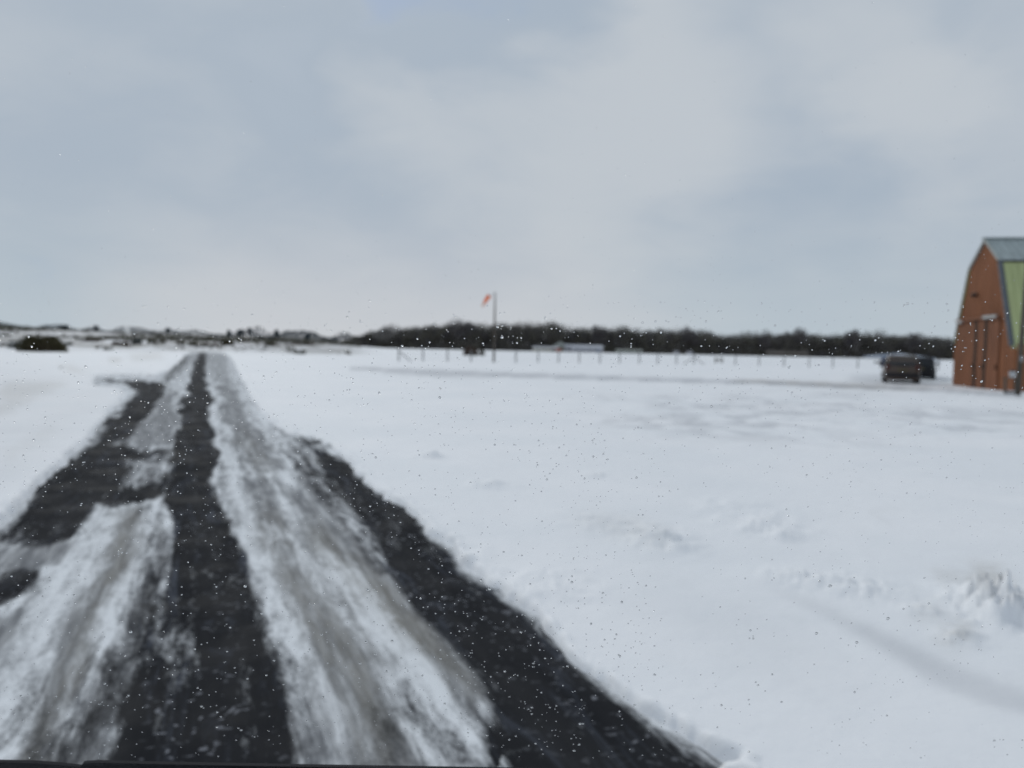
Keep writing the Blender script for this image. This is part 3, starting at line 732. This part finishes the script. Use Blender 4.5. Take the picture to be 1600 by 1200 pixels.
# light aircraft behind the cars, one wing showing
wp = at(1400, 56.0)
pl = empty("light_aircraft", (wp.x, wp.y, 0), R_(-83))
tag(pl, "pale blue light aircraft mostly hidden by the brown car, wing tip showing on its left", "aircraft")
fz = 1.02
ring = lambda y, w, h, z: [(w*math.cos(a), y, z+h*math.sin(a)) for a in np.linspace(0, 2*PI, 15)[:-1]]
V, F = loft([ring(-1.25, .10, .12, fz), ring(-1.15, .30, .30, fz), ring(-.7, .42, .38, fz), ring(0, .48, .42, fz), ring(1.2, .40, .36, fz+.02), ring(2.0, .24, .24, fz+.06), ring(2.9, .08, .10, fz+.10)])
b = MB(); b.add([(x, y, z) for x, y, z in V], F); b.build("fuselage", m_dblue, pl, True)
for s, L_ in ((-1, 3.7), (1, 3.7)):
    # aerofoil section from root to tip, drooping a little towards the tip
    secs = []
    for k, f in enumerate((0, .5, .9, 1)):
        xx = s*(.2+f*L_); ch = 1.25-.45*f; th = (.21-.12*f)*(1 if f < 1 else .4); zc = 1.50-.12*f
        secs.append([(xx, -ch*.5, zc), (xx, -ch*.3, zc+th*.7), (xx, 0, zc+th), (xx, ch*.5, zc), (xx, 0, zc-th*.35), (xx, -ch*.3, zc-th*.4)])
    V, F = loft(secs); b = MB(); b.add(V, F); b.build("wing", m_pblue, pl, True)
    MB().tube([(s*.4, 0, .72), (s*1.9, 0, 1.52)], .03, 8).build("strut", m_dblue, pl)
    w = MB().tube([(s*.75-.05, -.5, .2), (s*.75+.05, -.5, .2)], .2, 16).build("wheel", m_rubber, pl)
    MB().tube([(s*.3, -.4, .75), (s*.72, -.5, .2)], .03, 8).build("landing_leg", m_steel, pl)
MB().prism([(2.3, 1.1), (2.9, 1.1), (3.0, 1.36), (2.75, 1.36)], 'x', -.03, .03).build("tail_fin", m_pblue, pl)
MB().box((0, 2.7, 1.15), (1.6, .55, .04)).build("tailplane", m_pblue, pl)
MB().box((0, -1.28, fz), (1.5, .03, .12)).build("propeller", m_black, pl)

# ------------------------------------------------------------------ windsock
wb_ = gpt(771.5, 567)
ws = empty("windsock", wb_)
tag(ws, "windsock mast with a small limp orange sock at the top", "windsock")
topz = 6.85
MB().tube([(0, 0, -0.1), (0, 0, 5.2), (0, 0, topz)], [.11, .085, .05], 12).build("mast", m_wood, ws, True)
MB().tube([(0, 0, topz), (0, 0, topz+.10), (0, 0, topz+.2)], [.06, .09, .02], 10).build("mast_cap", m_steel, ws, True)
MB().tube([(0, 0, topz-.02), (-.35, 0, topz-.1), (-.55, 0, topz-.22)], .018, 8).build("arm", m_steel, ws)
hc = Vector((-.55, 0, topz-.22))
axis = Vector((-.74, -.1, -.92)).normalized(); a1 = axis.orthogonal().normalized(); b1 = axis.cross(a1)
MB().tube([hc+(a1*math.cos(t_)+b1*math.sin(t_))*.26 for t_ in np.linspace(0, 2*PI, 25)], .016, 6, False).build("hoop", m_steel, ws, True)
def sock(f0, f1, mt):
    rings = []
    for f in np.linspace(f0, f1, 7):
        c = hc+axis*(1.2*f)+Vector((-.05*math.sin(f*5), 0, -.14*f*f)); r = .24-.12*f
        rings.append([c+(a1*math.cos(t_)*r*(1+.22*f*math.cos(3*t_+4*f))+b1*math.sin(t_)*r*(1-.25*f)) for t_ in np.linspace(0, 2*PI, 17)[:-1]])
    V, F = loft(rings, False); b = MB(); b.add(V, F); return b.build("sock", mt, ws, True)
sock(0, .68, m_sock); sock(.68, 1.0, m_sockp)

# ------------------------------------------------------------------ fence
posts = [(623, 565), (661, 565), (699, 565.5), (736, 566), (806, 567), (841, 567), (872.5, 567.5), (905, 568), (937, 568.5), (968, 568.5), (999, 569), (1027.5, 569.5), (1057, 569.5), (1084, 570), (1149, 571), (1186, 572), (1225, 573.5), (1264, 574.5), (1301, 575), (1340, 576), (1376, 577), (1466, 579.5)]
fb = gpt(*posts[0])
fence = empty("post_and_wire_fence", fb)
tag(fence, "long post and wire fence crossing the snow in front of the dark woods", "fence")
tops = []
for i, (x, y) in enumerate(posts):
    P = gpt(x, y)-fb; h = 1.25 if i else 1.35
    if 14 < i: h = 1.15
    hh = h*random.uniform(.95, 1.05); l1 = random.uniform(-.03, .03)
    p = MB().tube([(P.x, P.y, -.15), (P.x+l1, P.y, hh)], [.075, .068], 8).build("post", m_postw, fence)
    tops.append((P.x, P.y, hh))
    if i == 0: MB().tube([(P.x, P.y, 1.0), (P.x+1.25, P.y-.05, 0.0)], .05, 8).build("brace", m_postw, fence)
    if i == 13:
        for s in (-1, 1): MB().tube([(P.x, P.y, .95), (P.x+s*1.3, P.y, 0.0)], .05, 8).build("brace", m_postw, fence)
for k in (.25, .55, .85, 1.05):
    MB().tube([(x, y, k) for x, y, z in tops], .006, 4).build("wire", m_steel, fence)
hp = gpt(1123, 568)
hu = empty("hurdle", hp)
tag(hu, "small dark timber hurdle beside the braced fence post", "hurdle")
for s in (-.45, .45): MB().box((s, 0, .38), (.16, .12, .9)).build("post", m_wood, hu)
for z in (.35, .65): MB().box((0, 0, z), (.74, .05, .12)).build("rail", m_wood, hu)

# ------------------------------------------------------------------ buildings at the edge of the woods
def building(u0, u1, top, dist, name, label, wall, roof, depth=7.0, roof_h=1.0, gable='x', cat="building", windows=2, door=True, eave=0.25, wmat=None, snow=False):
    a = at(u0, dist); b = at(u1, dist); w = b.x-a.x
    hor = 544+.021*((u0+u1)/2-800)
    ht = 1.5+(hor-top)*dist/FPX-float(a.z)
    o = empty(name, ((a.x+b.x)/2, dist, a.z-0.1), 0)
    tag(o, label, cat)
    wh = max(ht-roof_h, 1.2)
    MB().box((0, depth/2, wh/2), (w, depth, wh)).build("wall", wall, o)
    if gable == 'x':   # ridge along x
        pr = [(-eave, wh+.003), (depth+eave, wh+.003), (depth/2, ht)]
        MB().prism(pr, 'x', -w/2-eave, w/2+eave).build("roof", roof, o)
    else:
        pr = [(-w/2-eave, wh+.003), (w/2+eave, wh+.003), (0, ht)]
        MB().prism(pr, 'y', -eave, depth+eave).build("roof", roof, o)
    for k in range(windows):
        x = -w/2+w*(k+.8)/(windows+.9)
        f = MB().box((x, -.02, wh*.55), (w/(windows+2)*.6, .05, wh*.32)).build("window", m_white if wall is not m_white else m_trim, o)
        MB().box((x, -.06, wh*.55), (w/(windows+2)*.52, .04, wh*.25)).build("pane", m_win, f)
    if door:
        d_ = MB().box((w/2-w*.16, -.03, min(wh*.45, 1.0)), (min(1.0, w*.16), .06, min(wh*.9, 2.0))).build("door", wmat or m_dark, o)
    return o
building(832, 871, 541, 402, "cottage", "long low cream building at the left of the group under the woods", m_cream, m_rsnow, windows=3, roof_h=.9)
building(863, 886, 533.5, 420, "barn", "tall grey-green barn with gabled end rising behind the cream building", m_brgrey, m_trim, gable='y', roof_h=2.2, windows=0)
building(868, 877, 544, 396, "shed", "small faded red shed between the cream and white buildings", m_red, m_red, depth=3, windows=0, roof_h=.5, cat="shed")
building(882, 891, 537.5, 408, "outbuilding", "narrow white two-storey outbuilding left of the white bungalow", m_bwhite, m_rsnow, depth=4, windows=1, door=False, roof_h=1.1)
building(892, 941, 538.5, 404, "bungalow", "white bungalow with blue-grey middle under a snowy roof, widest of the group", m_bwhite, m_rsnow, windows=4, roof_h=1.7, wmat=m_bblue)
building(963, 1003, 546, 402, "barn", "low grey-green shed standing alone right of the white bungalow", m_brgrey, m_trim, windows=0, roof_h=.6, cat="shed")
building(1053, 1060, 548.5, 400, "small_shed", "tiny white shed at the wood edge, left one of a pair", m_bwhite, m_rsnow, depth=3, windows=0, roof_h=.4, cat="shed")
building(1073, 1082, 549, 400, "small_shed", "tiny white shed at the wood edge, right one of a pair", m_bwhite, m_rsnow, depth=3, windows=0, roof_h=.4, cat="shed")
building(1197, 1262, 547, 425, "long_barn", "long low tan-roofed barn half lost in the dark woods", m_wood, m_tan, windows=0, roof_h=2.0)

# ------------------------------------------------------------------ trees and bushes: clouds of small twig and leaf faces
def cards(cent, size, elong=2.5):
    n = len(cent)
    d = rng.normal(size=(n, 3)); d /= np.linalg.norm(d, axis=1)[:, None]
    e = rng.normal(size=(n, 3)); e -= (e*d).sum(1)[:, None]*d; e /= np.linalg.norm(e, axis=1)[:, None]
    s = size*(0.6+0.8*rng.random(n))[:, None]
    a = d*s*elong/2; b = e*s/2
    V = np.stack([cent-a-b*.6, cent+a-b*.3, cent+a*.9+b*.6, cent-a*.8+b], 1).reshape(-1, 3)
    F = np.arange(4*n).reshape(n, 4)
    return V, F
def crown_pts(n, rx, ry, z0, z1, lumps=9, seed=0):
    """points in a lumpy crown: several overlapping masses with gaps between them"""
    k = rng.integers(0, lumps, n)
    th = rng.random(lumps)*2*PI; rr = np.sqrt(rng.random(lumps))*.62; zc = z0+(z1-z0)*(.30+.52*rng.random(lumps))
    cx = np.cos(th)*rr*rx; cy = np.sin(th)*rr*ry; sz = .30+.22*rng.random(lumps)
    p = rng.normal(size=(n, 3)); p /= np.linalg.norm(p, axis=1)[:, None]; p *= (rng.random(n)**.45)[:, None]
    out = np.stack([cx[k]+p[:, 0]*rx*sz[k]*1.15, cy[k]+p[:, 1]*ry*sz[k]*1.15, zc[k]+p[:, 2]*(z1-z0)*sz[k]*.8], 1)
    out[:, 2] = np.clip(out[:, 2], z0*.9, None)
    return out
def foliage_mat(name, a, b):
    return mat(name, a, 0.9, 0.25, 0.5, second=b, sfac=(0.42, 0.62), spec=0.1)
m_twig = foliage_mat("bare_twigs", (0.135, 0.122, 0.118), (0.100, 0.096, 0.104))
m_twig_g = foliage_mat("ivied_twigs", (0.140, 0.132, 0.108), (0.104, 0.098, 0.104))
m_twig_p = foliage_mat("pale_twigs", (0.22, 0.21, 0.20), (0.16, 0.15, 0.145))
m_bark = mat("bark", (0.045, 0.038, 0.032), 0.9, 0.2)
m_gorse = foliage_mat("gorse_leaf", (0.075, 0.068, 0.036), (0.085, 0.07, 0.045))
m_bramble = foliage_mat("bramble", (0.12, 0.08, 0.065), (0.10, 0.09, 0.07))
m_bgrey = foliage_mat("grey_bush", (0.17, 0.18, 0.17), (0.11, 0.12, 0.115))
m_hazeleaf = foliage_mat("hazed_far_leaf", (0.085, 0.105, 0.12), (0.07, 0.085, 0.10))  # bluish distance haze is mixed into these leaf colours
m_grass = foliage_mat("dead_grass", (0.22, 0.19, 0.12), (0.16, 0.14, 0.08))

def trunk_mesh(h, r, limbs=5, spread=2.5):
    b = MB(); b.tube([(0, 0, -.3), (.1, 0, h*.35), (.05, .1, h*.62), (0, .1, h*.85)], [r, r*.75, r*.45, r*.12], 8)
    for k in range(limbs):
        a = k*2*PI/limbs+random.random(); z = h*(.30+.09*k)
        b.tube([(0.05, .05, z), (math.cos(a)*spread*.5, math.sin(a)*spread*.5, z+h*.14), (math.cos(a)*spread, math.sin(a)*spread, z+h*.27)], [r*.4, r*.25, r*.07], 6)
    return b
def tree(u, top, dist, width_px, label, mt, n=1400, group=None, cardsize=.30, low=.22, base=None):
    P = base if base is not None else at(u, dist)
    d = math.hypot(0, P.y); hor = 544+.021*(u-800)
    h = 1.5+(hor-top)*d/FPX-P.z
    rx = width_px*d/FPX/2
    t = empty("tree", P)
    tag(t, label, "tree", group)
    tb = trunk_mesh(h, max(.03*h, .1), 5, rx*.6); tb.build("trunk", m_bark, t, True)
    V, F = cards(crown_pts(n, rx, rx*.9, h*low, h), cardsize, 2.6)
    np_mesh("crown", V, F, mt, t, False)
    return t
# the woods: a mass of bare trees that reads as one belt behind the airfield
TU = [540, 560, 580, 600, 620, 640, 680, 720, 760, 800, 860, 885, 930, 980, 1000, 1060, 1100, 1120, 1160, 1190, 1215, 1245, 1280, 1310, 1330, 1345, 1375, 1390, 1425, 1450, 1490, 1560, 1700, 1900]
TT = [527, 525, 519, 515, 515, 512, 509, 506, 506, 507, 505, 513, 512, 512, 518, 516, 518, 524, 522, 522, 523, 521, 525, 525, 522, 523, 523, 530, 526, 529, 532, 530, 530, 530]
VV, FF, off = [], [], 0
TV, TF, toff = [], [], 0
for row in range(5):
    dist = 432+row*13
    u = 548+row*7
    while u < 1900:
        wpx = random.uniform(26, 46); uu = u+random.uniform(-5, 5)
        top = np.interp(uu, TU, TT)-1.6*float(sstep(uu, 1000, 1300))+random.uniform(-1.2, 3.2)+(0 if row else random.uniform(0, 5))
        P = at(uu, dist+random.uniform(-4, 4)); hor = 544+.021*(uu-800)
        h = 1.5+(hor-top)*P.y/FPX; rx = wpx*P.y/FPX/2*1.15
        n = 1050 if uu < 1520 else 300
        c = crown_pts(n, rx, rx*.8, h*.12, h, 8)+np.array([P.x, P.y, 0])
        V, F = cards(c, .36, 2.4); VV.append(V); FF.append(F+off); off += len(V)
        n2 = 160
        c = np.stack([P.x+rng.normal(size=n2)*rx*.6, P.y+rng.normal(size=n2)*2, rng.random(n2)**1.2*h*.45], 1)
        V, F = cards(c, .6, 2.2); VV.append(V); FF.append(F+off); off += len(V)
        u += wpx*.62
for uu in np.arange(535, 1900, 4.0):         # undergrowth along the wood edge
    P = at(uu, 430+random.uniform(-2, 2)); n2 = 60
    if 548 < uu: 
        c = np.stack([P.x+rng.normal(size=n2)*1.4, P.y+rng.normal(size=n2)*1.2, rng.random(n2)*3.6], 1)
    else:
        c = np.stack([P.x+rng.normal(size=n2)*1.4, P.y+rng.normal(size=n2)*1.2, rng.random(n2)*2.6], 1)
    V, F = cards(c, .6, 2.0); VV.append(V); FF.append(F+off); off += len(V)
woods = np_mesh("woods", np.concatenate(VV), np.concatenate(FF), m_twig_g, None, False)
tag(woods, "belt of dark bare woods behind the snowy airfield", "woods", kind='stuff')
tree(601, 508, 425, 46, "pale round-headed bare tree at the left end of the woods", m_twig_p, 1500, low=.2, cardsize=.3)
tree(720, 502.5, 428, 44, "broad dark tree crowning the woods left of the windsock mast", m_twig, 2200)
tree(862, 502.5, 428, 40, "ivy-green tree on the highest part of the woods right of the windsock", m_twig_g, 2000)
tree(935, 509.5, 428, 36, "rounded tree in the woods above the white bungalow", m_twig, 1800)
tree(1073, 513.5, 428, 34, "rounded tree in the woods above the pair of tiny white sheds", m_twig, 1800)
tree(1190, 518, 428, 28, "greyish tree rising over the left end of the long tan-roofed barn", m_twig, 1500)
tree(1246, 515, 428, 34, "domed tree rising over the right end of the long tan-roofed barn", m_twig, 1700)
tree(1330, 514, 426, 30, "darkest domed tree standing up from the woods between fence end and cars", m_twig, 2200)
tree(1372, 518, 432, 26, "thin greyish tree just left above the brown car", m_twig_p, 900)
tree(1428, 519, 428, 36, "wide-headed tree in the woods directly above the black car", m_twig, 1800)

# small far trees on the left skyline
for u, top, w, lab in [(98, 508, 20, "low wide tree on the far left ridge above the big olive bush"), (151, 509.5, 11, "single small dark round tree alone on the left ridge"),
                       (262, 513.5, 11, "small upright tree on the ridge left of the road's far end"), (356, 516, 8, "thin small tree just left of the blue-grey pair on the skyline"),
                       (376, 514, 15, "wider tree of the blue-grey skyline pair right of the road's far end"), (389, 513.5, 9, "narrower tree of the blue-grey skyline pair right of the road's far end"),
                       (431, 515.5, 8, "lone thin skyline tree between the road and the woods"), (480, 521.5, 14, "low skyline tree nearest the left end of the woods")]:
    tree(u, top, 640, w, lab, m_hazeleaf, 700, cardsize=.5, low=.12)
# far hedges on the ridge
def hedge(u0, u1, dist, hm, label, mt):
    a = at(u0, dist); b = at(u1, dist); L = (b-a).length
    o = empty("hedge", (a+b)/2); tag(o, label, "hedge", "far hedges on the left ridge")
    n = int(L*26)
    f = rng.random(n); x = a.x+(b.x-a.x)*f
    hh = 2.0*hm*(.45+1.1*vnoise(x*.08, x*0+dist, 3)**1.5)
    z = np.array(H(x, np.full(n, dist)))+rng.random(n)**.8*hh
    c = np.stack([x, dist+rng.normal(size=n)*.8, z], 1)-np.array((a+b)/2)
    V, F = cards(c, .55, 2.0); np_mesh("foliage", V, F, mt, o, False); return o
for u0, u1, dist, hm, lab in [(-60, 28, 625, 3.6, "thick dark hedge on the ridge at the photo's left edge"), (28, 92, 640, 2.0, "thin far hedge on the ridge above the big olive bush"),
                              (104, 146, 640, 2.0, "short far hedge left of the lone round tree on the ridge"), (154, 196, 640, 2.3, "short far hedge right of the lone round tree on the ridge"),
                              (200, 256, 640, 2.6, "dark far hedge ending at the small upright ridge tree"), (268, 350, 640, 3.0, "dark far hedge behind the vanishing end of the road"),
                              (352, 440, 640, 3.6, "blue-grey far hedge below the skyline pair of trees"), (442, 545, 620, 3.4, "far hedge joining the ridge to the left end of the woods"),
                              (395, 548, 470, 2.2, "lower field hedge in front of the far hedge left of the woods")]:
    hedge(u0, u1, dist, hm, lab, m_hazeleaf)
# bushes on the rough slope
def bush(x, y, wpx, hpx, mt, label, n=900, name="bush", cat="bush", size=.16):
    P = gpt(x, y); d = P.y; rx = wpx*d/FPX/2; h = hpx*d/FPX
    o = empty(name, P); tag(o, label, cat, "bushes on the rough slope")
    k = rng.integers(0, 7, n); cx = (rng.random(7)-.5)*1.4*rx; sz = .35+.3*rng.random(7); hz = h*(.75+.3*rng.random(7))*(1-.12*np.abs(cx/rx))
    p = rng.normal(size=(n, 3)); p /= np.linalg.norm(p, axis=1)[:, None]; p *= (rng.random(n)**.4)[:, None]
    c = np.stack([cx[k]+p[:, 0]*rx*sz[k], p[:, 1]*rx*.5, np.abs(p[:, 2])*hz[k]], 1)
    V, F = cards(c, size*max(d, 60)/90, 2.0); np_mesh("foliage", V, F, mt, o, False)
    b = MB()
    for a in range(4): b.tube([(0, 0, -.1), (rx*.3*math.cos(a*1.6), .2*math.sin(a*1.6), h*.6)], [.05, .02], 5)
    b.build("stem", m_bark, o)
    return o
bush(65, 550, 66, 29, m_gorse, "big dark olive gorse bush on snow at far left", 4200, size=.17)
bush(30, 546, 34, 16, m_bgrey, "grey-green thin bush left of the big olive gorse bush", 500)
bush(5, 528, 26, 6, m_gorse, "low olive scrub at the photo's left edge above the snow bank", 400)
bush(93, 548.5, 16, 9, m_bgrey, "small grey bush at the right foot of the big olive gorse bush", 300)
bush(108, 544, 16, 10, m_bgrey, "faint grey twiggy bush a little right of the big gorse bush", 200)
bush(142, 536, 34, 7, m_bramble, "low brown scrub under the lone round ridge tree", 500)
bush(190, 544, 34, 11, m_bramble, "reddish brown bramble mound beside the snow, left of the road end", 1400)
bush(214, 541, 20, 14, m_bgrey, "grey bush just right of the reddish bramble mound", 700)
bush(238, 537, 14, 7, m_gorse, "first of three small olive bushes right of the bramble mound", 350)
bush(255, 538, 14, 6, m_gorse, "middle of three small olive bushes right of the bramble mound", 350)
bush(280, 539, 16, 7, m_gorse, "last small olive bush before the dark bushes behind the road end", 350)
bush(302, 541.5, 16, 8, m_gorse, "dark bush just left of the road's vanishing end", 500)
bush(326, 542, 40, 5, m_bramble, "long low brown scrub right behind the road's vanishing end", 700)
bush(354, 541.5, 20, 9, m_gorse, "rounded dark olive bush right of the road's vanishing end", 700)
bush(425, 543, 26, 8, m_gorse, "low dark bush between the road end and the woods", 600)
bush(474, 540, 40, 3, m_bramble, "long grey-brown scrub left of the woods", 600)
bush(470, 554, 14, 5, m_bgrey, "tiny grey twigs on open snow left of the woods", 60)
bp2 = bush(737, 556, 26, 15, m_bramble, "brown brushwood heap on the snow just left of the windsock mast", 1500, name="brushwood_heap", cat="brushwood heap", size=.10)
bp2['group'] = ""
del bp2['group']
b3 = bush(752, 556, 12, 11, m_gorse, "small dark heap of twigs touching the brushwood heap's right side", 300, name="twig_heap", cat="twig heap", size=.09); del b3['group']

# tussocks showing through the snow on the slope, too many to count
pts = []
for _ in range(8000):
    u = random.uniform(-200, 560); r = 100+random.random()**1.1*480
    if r < 120+140*fbm(np.array([u*.013]), np.array([3.3]), 3, 99)[0]+70 and random.random() > .06: continue
    X = (u-800)/FPX*r
    if fbm(np.array([X*.03]), np.array([r*.016]), 3, 77)[0] > .0: pts.append((X, r))
pts = np.array(pts); cs = []
for X, Y in pts:
    n = 8; hgt = (.4+.9*random.random())*(.5+min(Y, 300)/300)
    cs.append(np.stack([X+rng.normal(size=n)*.7, Y+rng.normal(size=n)*.5, float(H(X, Y))+rng.random(n)*hgt], 1))
V, F = cards(np.concatenate(cs), .34, 2.2)
tu = np_mesh("rough_grass", V, F, mat("rough_grass", (.10, .095, .07), .9, .3, .05, second=(.075, .07, .065), spec=.1), None, False)
tag(tu, "dead rough grass poking through snow on the left slope", "rough grass", kind='stuff')
# dry grass tufts on the near snow
for x, y, hpx, lab in [(770, 766, 9, "small pale dry grass tuft in snow beside the road's right edge"), (934, 752, 9, "dry grass tuft alone in the middle of the snowfield"),
                       (674, 718, 8, "faint dry grass tuft nearest the icy start of the bare road edge"), (152, 545, 8, "thin dry grass tuft on snow below the lone round tree"),
                       (95, 577, 5, "flattened dry grass tuft on snow at the end of the dark side spur")]:
    P = gpt(x, y); d = P.y; h = hpx*d/FPX; b = MB()
    for k in range(26):
        a = random.random()*2*PI; l = h*random.uniform(.5, 1.1); s = random.uniform(.2, 1.2)
        p0 = Vector((random.gauss(0, h*.35), random.gauss(0, h*.25), -.01)); p1 = p0+Vector((math.cos(a)*l*s*.4, math.sin(a)*l*s*.4, l*.7)); p2 = p1+Vector((math.cos(a)*l*s*.5, math.sin(a)*l*s*.5, l*.1))
        b.tube([p0, p1, p2], [h*.022, h*.016, h*.004], 4)
    o = b.build("grass_tuft", m_grass); o.location = (P.x, P.y, 0.045 if P.y < 60 else P.z); tag(o, lab, "grass tuft", "dry grass tufts in the snow")

# ------------------------------------------------------------------ the car's windscreen with raindrops, wiper below
TILT = R_(66)
pc0 = Vector((0, .55, 1.475)); up_ = Vector((0, -math.cos(TILT), math.sin(TILT))); nn_ = Vector((0, math.sin(TILT), math.cos(TILT)))   # nn_ points outside
def pane_hit(x, y):
    d = Vector(ray(x, y)); c = Vector(CC); t = (pc0-c).dot(nn_)/d.dot(nn_); return c+d*t
scr_ = empty("car_windscreen", pc0)
tag(scr_, "clear car windscreen dotted with rain, black wiper along its bottom edge", "windscreen")
m_pane = bpy.data.materials.new("clear_glass"); m_pane.use_nodes = True; t = m_pane.node_tree; t.nodes.clear()
tr = N(t, 'ShaderNodeBsdfTransparent'); tr.inputs[0].default_value = (.975, .985, .985, 1)
ou = N(t, 'ShaderNodeOutputMaterial'); t.links.new(tr.outputs[0], ou.inputs[0])
pn = MB(); P = []
for zz_ in (0, .005):
    for a, b in ((-.78, -.62), (.78, -.62), (.70, .46), (-.70, .46)):
        P.append(Vector((a, 0, 0))+up_*b+nn_*(-zz_))
pn.add(P, [(0, 1, 2, 3), (7, 6, 5, 4), (0, 4, 5, 1), (1, 5, 6, 2), (2, 6, 7, 3), (3, 7, 4, 0)]); pn.build("pane", m_pane, scr_)
# wiper: arm and blade just above the bottom of the view
def wpt(x, y, off=.002): return pane_hit(x, y)+nn_*off-pc0
def strip(name, pts_, width, th, mt):
    b = MB(); V = []
    for (x, y) in pts_:
        p = wpt(x, y)
        V += [p, p-up_*width, p-up_*width+nn_*th, p+nn_*th]
    F = [(0, 3, 2, 1)]; n = len(pts_)
    for i in range(n-1):
        for k in range(4):
            j = (k+1) % 4; F.append((i*4+k, i*4+j, i*4+4+j, i*4+4+k))
    F.append(((n-1)*4, (n-1)*4+1, (n-1)*4+2, (n-1)*4+3))
    b.add(V, F); return b.build(name, mt, scr_)
strip("wiper_arm", [(-420, 1190), (-60, 1193), (50, 1195), (90, 1198), (125, 1202)], .02, .003, m_black)
strip("wiper_blade", [(124, 1201), (128, 1196), (150, 1194.5), (250, 1197), (470, 1201), (900, 1208), (1500, 1214)], .012, .003, m_black)
# drops: flattened beads of water on the outside of the glass
m_water = bpy.data.materials.new("rain_water"); m_water.use_nodes = True; t = m_water.node_tree; t.nodes.clear()
gl = N(t, 'ShaderNodeBsdfGlass', i_Roughness=0.0, i_IOR=1.333); gl.inputs['Color'].default_value = (1, 1, 1, 1)
ou = N(t, 'ShaderNodeOutputMaterial'); t.links.new(gl.outputs[0], ou.inputs[0])
DV, DF, doff = [], [], 0
segs, rngs = 10, 3
def drop(c, r, ell, ang, off):
    V = []; F = []
    ax = Vector((1, 0, 0)); a1 = (ax*math.cos(ang)+up_*math.sin(ang)); b1 = (up_*math.cos(ang)-ax*math.sin(ang))
    for k in range(rngs):
        ph = k/rngs*PI/2; rr = r*math.cos(ph); hh = r*.62*math.sin(ph)
        for s in range(segs):
            a = 2*PI*s/segs; V.append(c+a1*(rr*ell*math.cos(a))+b1*(rr*math.sin(a))+nn_*(hh))
    V.append(c+nn_*r*.62)
    for k in range(rngs-1):
        for s in range(segs):
            j = (s+1) % segs; F.append((k*segs+s, k*segs+j, k*segs+segs+j, k*segs+segs+s))
    top = rngs*segs
    for s in range(segs): F.append(((rngs-1)*segs+s, (rngs-1)*segs+(s+1) % segs, top))
    F.append(tuple(reversed(range(segs))))
    return V, F
DB = MB()
def dens(x, y):
    d = .05+.95*float(sstep(y, 330, 560))
    d *= 1-.35*float(sstep(y, 760, 1000))*(1 if x < 620 or x > 1050 else 0)
    if 560 < x < 1000 and 850 < y < 1120: d *= 1.3
    if 180 < x < 360 and 560 < y < 880: d *= 1.2
    if x > 1040 and y > 650: d *= .5
    return d
cnt = 0
while cnt < 5200:
    x = random.uniform(-300, 1900); y = random.uniform(0, 1185)
    if cnt % 3 == 0 and cnt: x, y = lx+random.gauss(0, 16), min(ly+random.gauss(0, 16), 1185)
    lx, ly = (x, y)
    if random.random() > dens(x, y)/1.35: continue
    c = pane_hit(x, y)+nn_*.0006-pc0
    k = random.random()
    r = random.uniform(.00022, .00045) if k < .82 else (random.uniform(.00045, .0007) if k < .975 else random.uniform(.0007, .00095))
    if y < 470: r = min(r, .0005)*.62
    V, F = drop(c, r*(1+.5*(y > 900)), random.uniform(.85, 1.35), random.uniform(-.5, .5)+(PI/2 if random.random() < .5 else 0), 0)
    DB.add(V, F); cnt += 1
dr_ = mesh_obj("raindrops", DB.V, DB.F, m_water, None, True)
dr_.location = pc0
import bmesh
bm = bmesh.new(); bm.from_mesh(dr_.data); bmesh.ops.recalc_face_normals(bm, faces=bm.faces); bm.to_mesh(dr_.data); bm.free()
tag(dr_, "tiny raindrops scattered over the windscreen glass", "raindrops", kind='stuff')
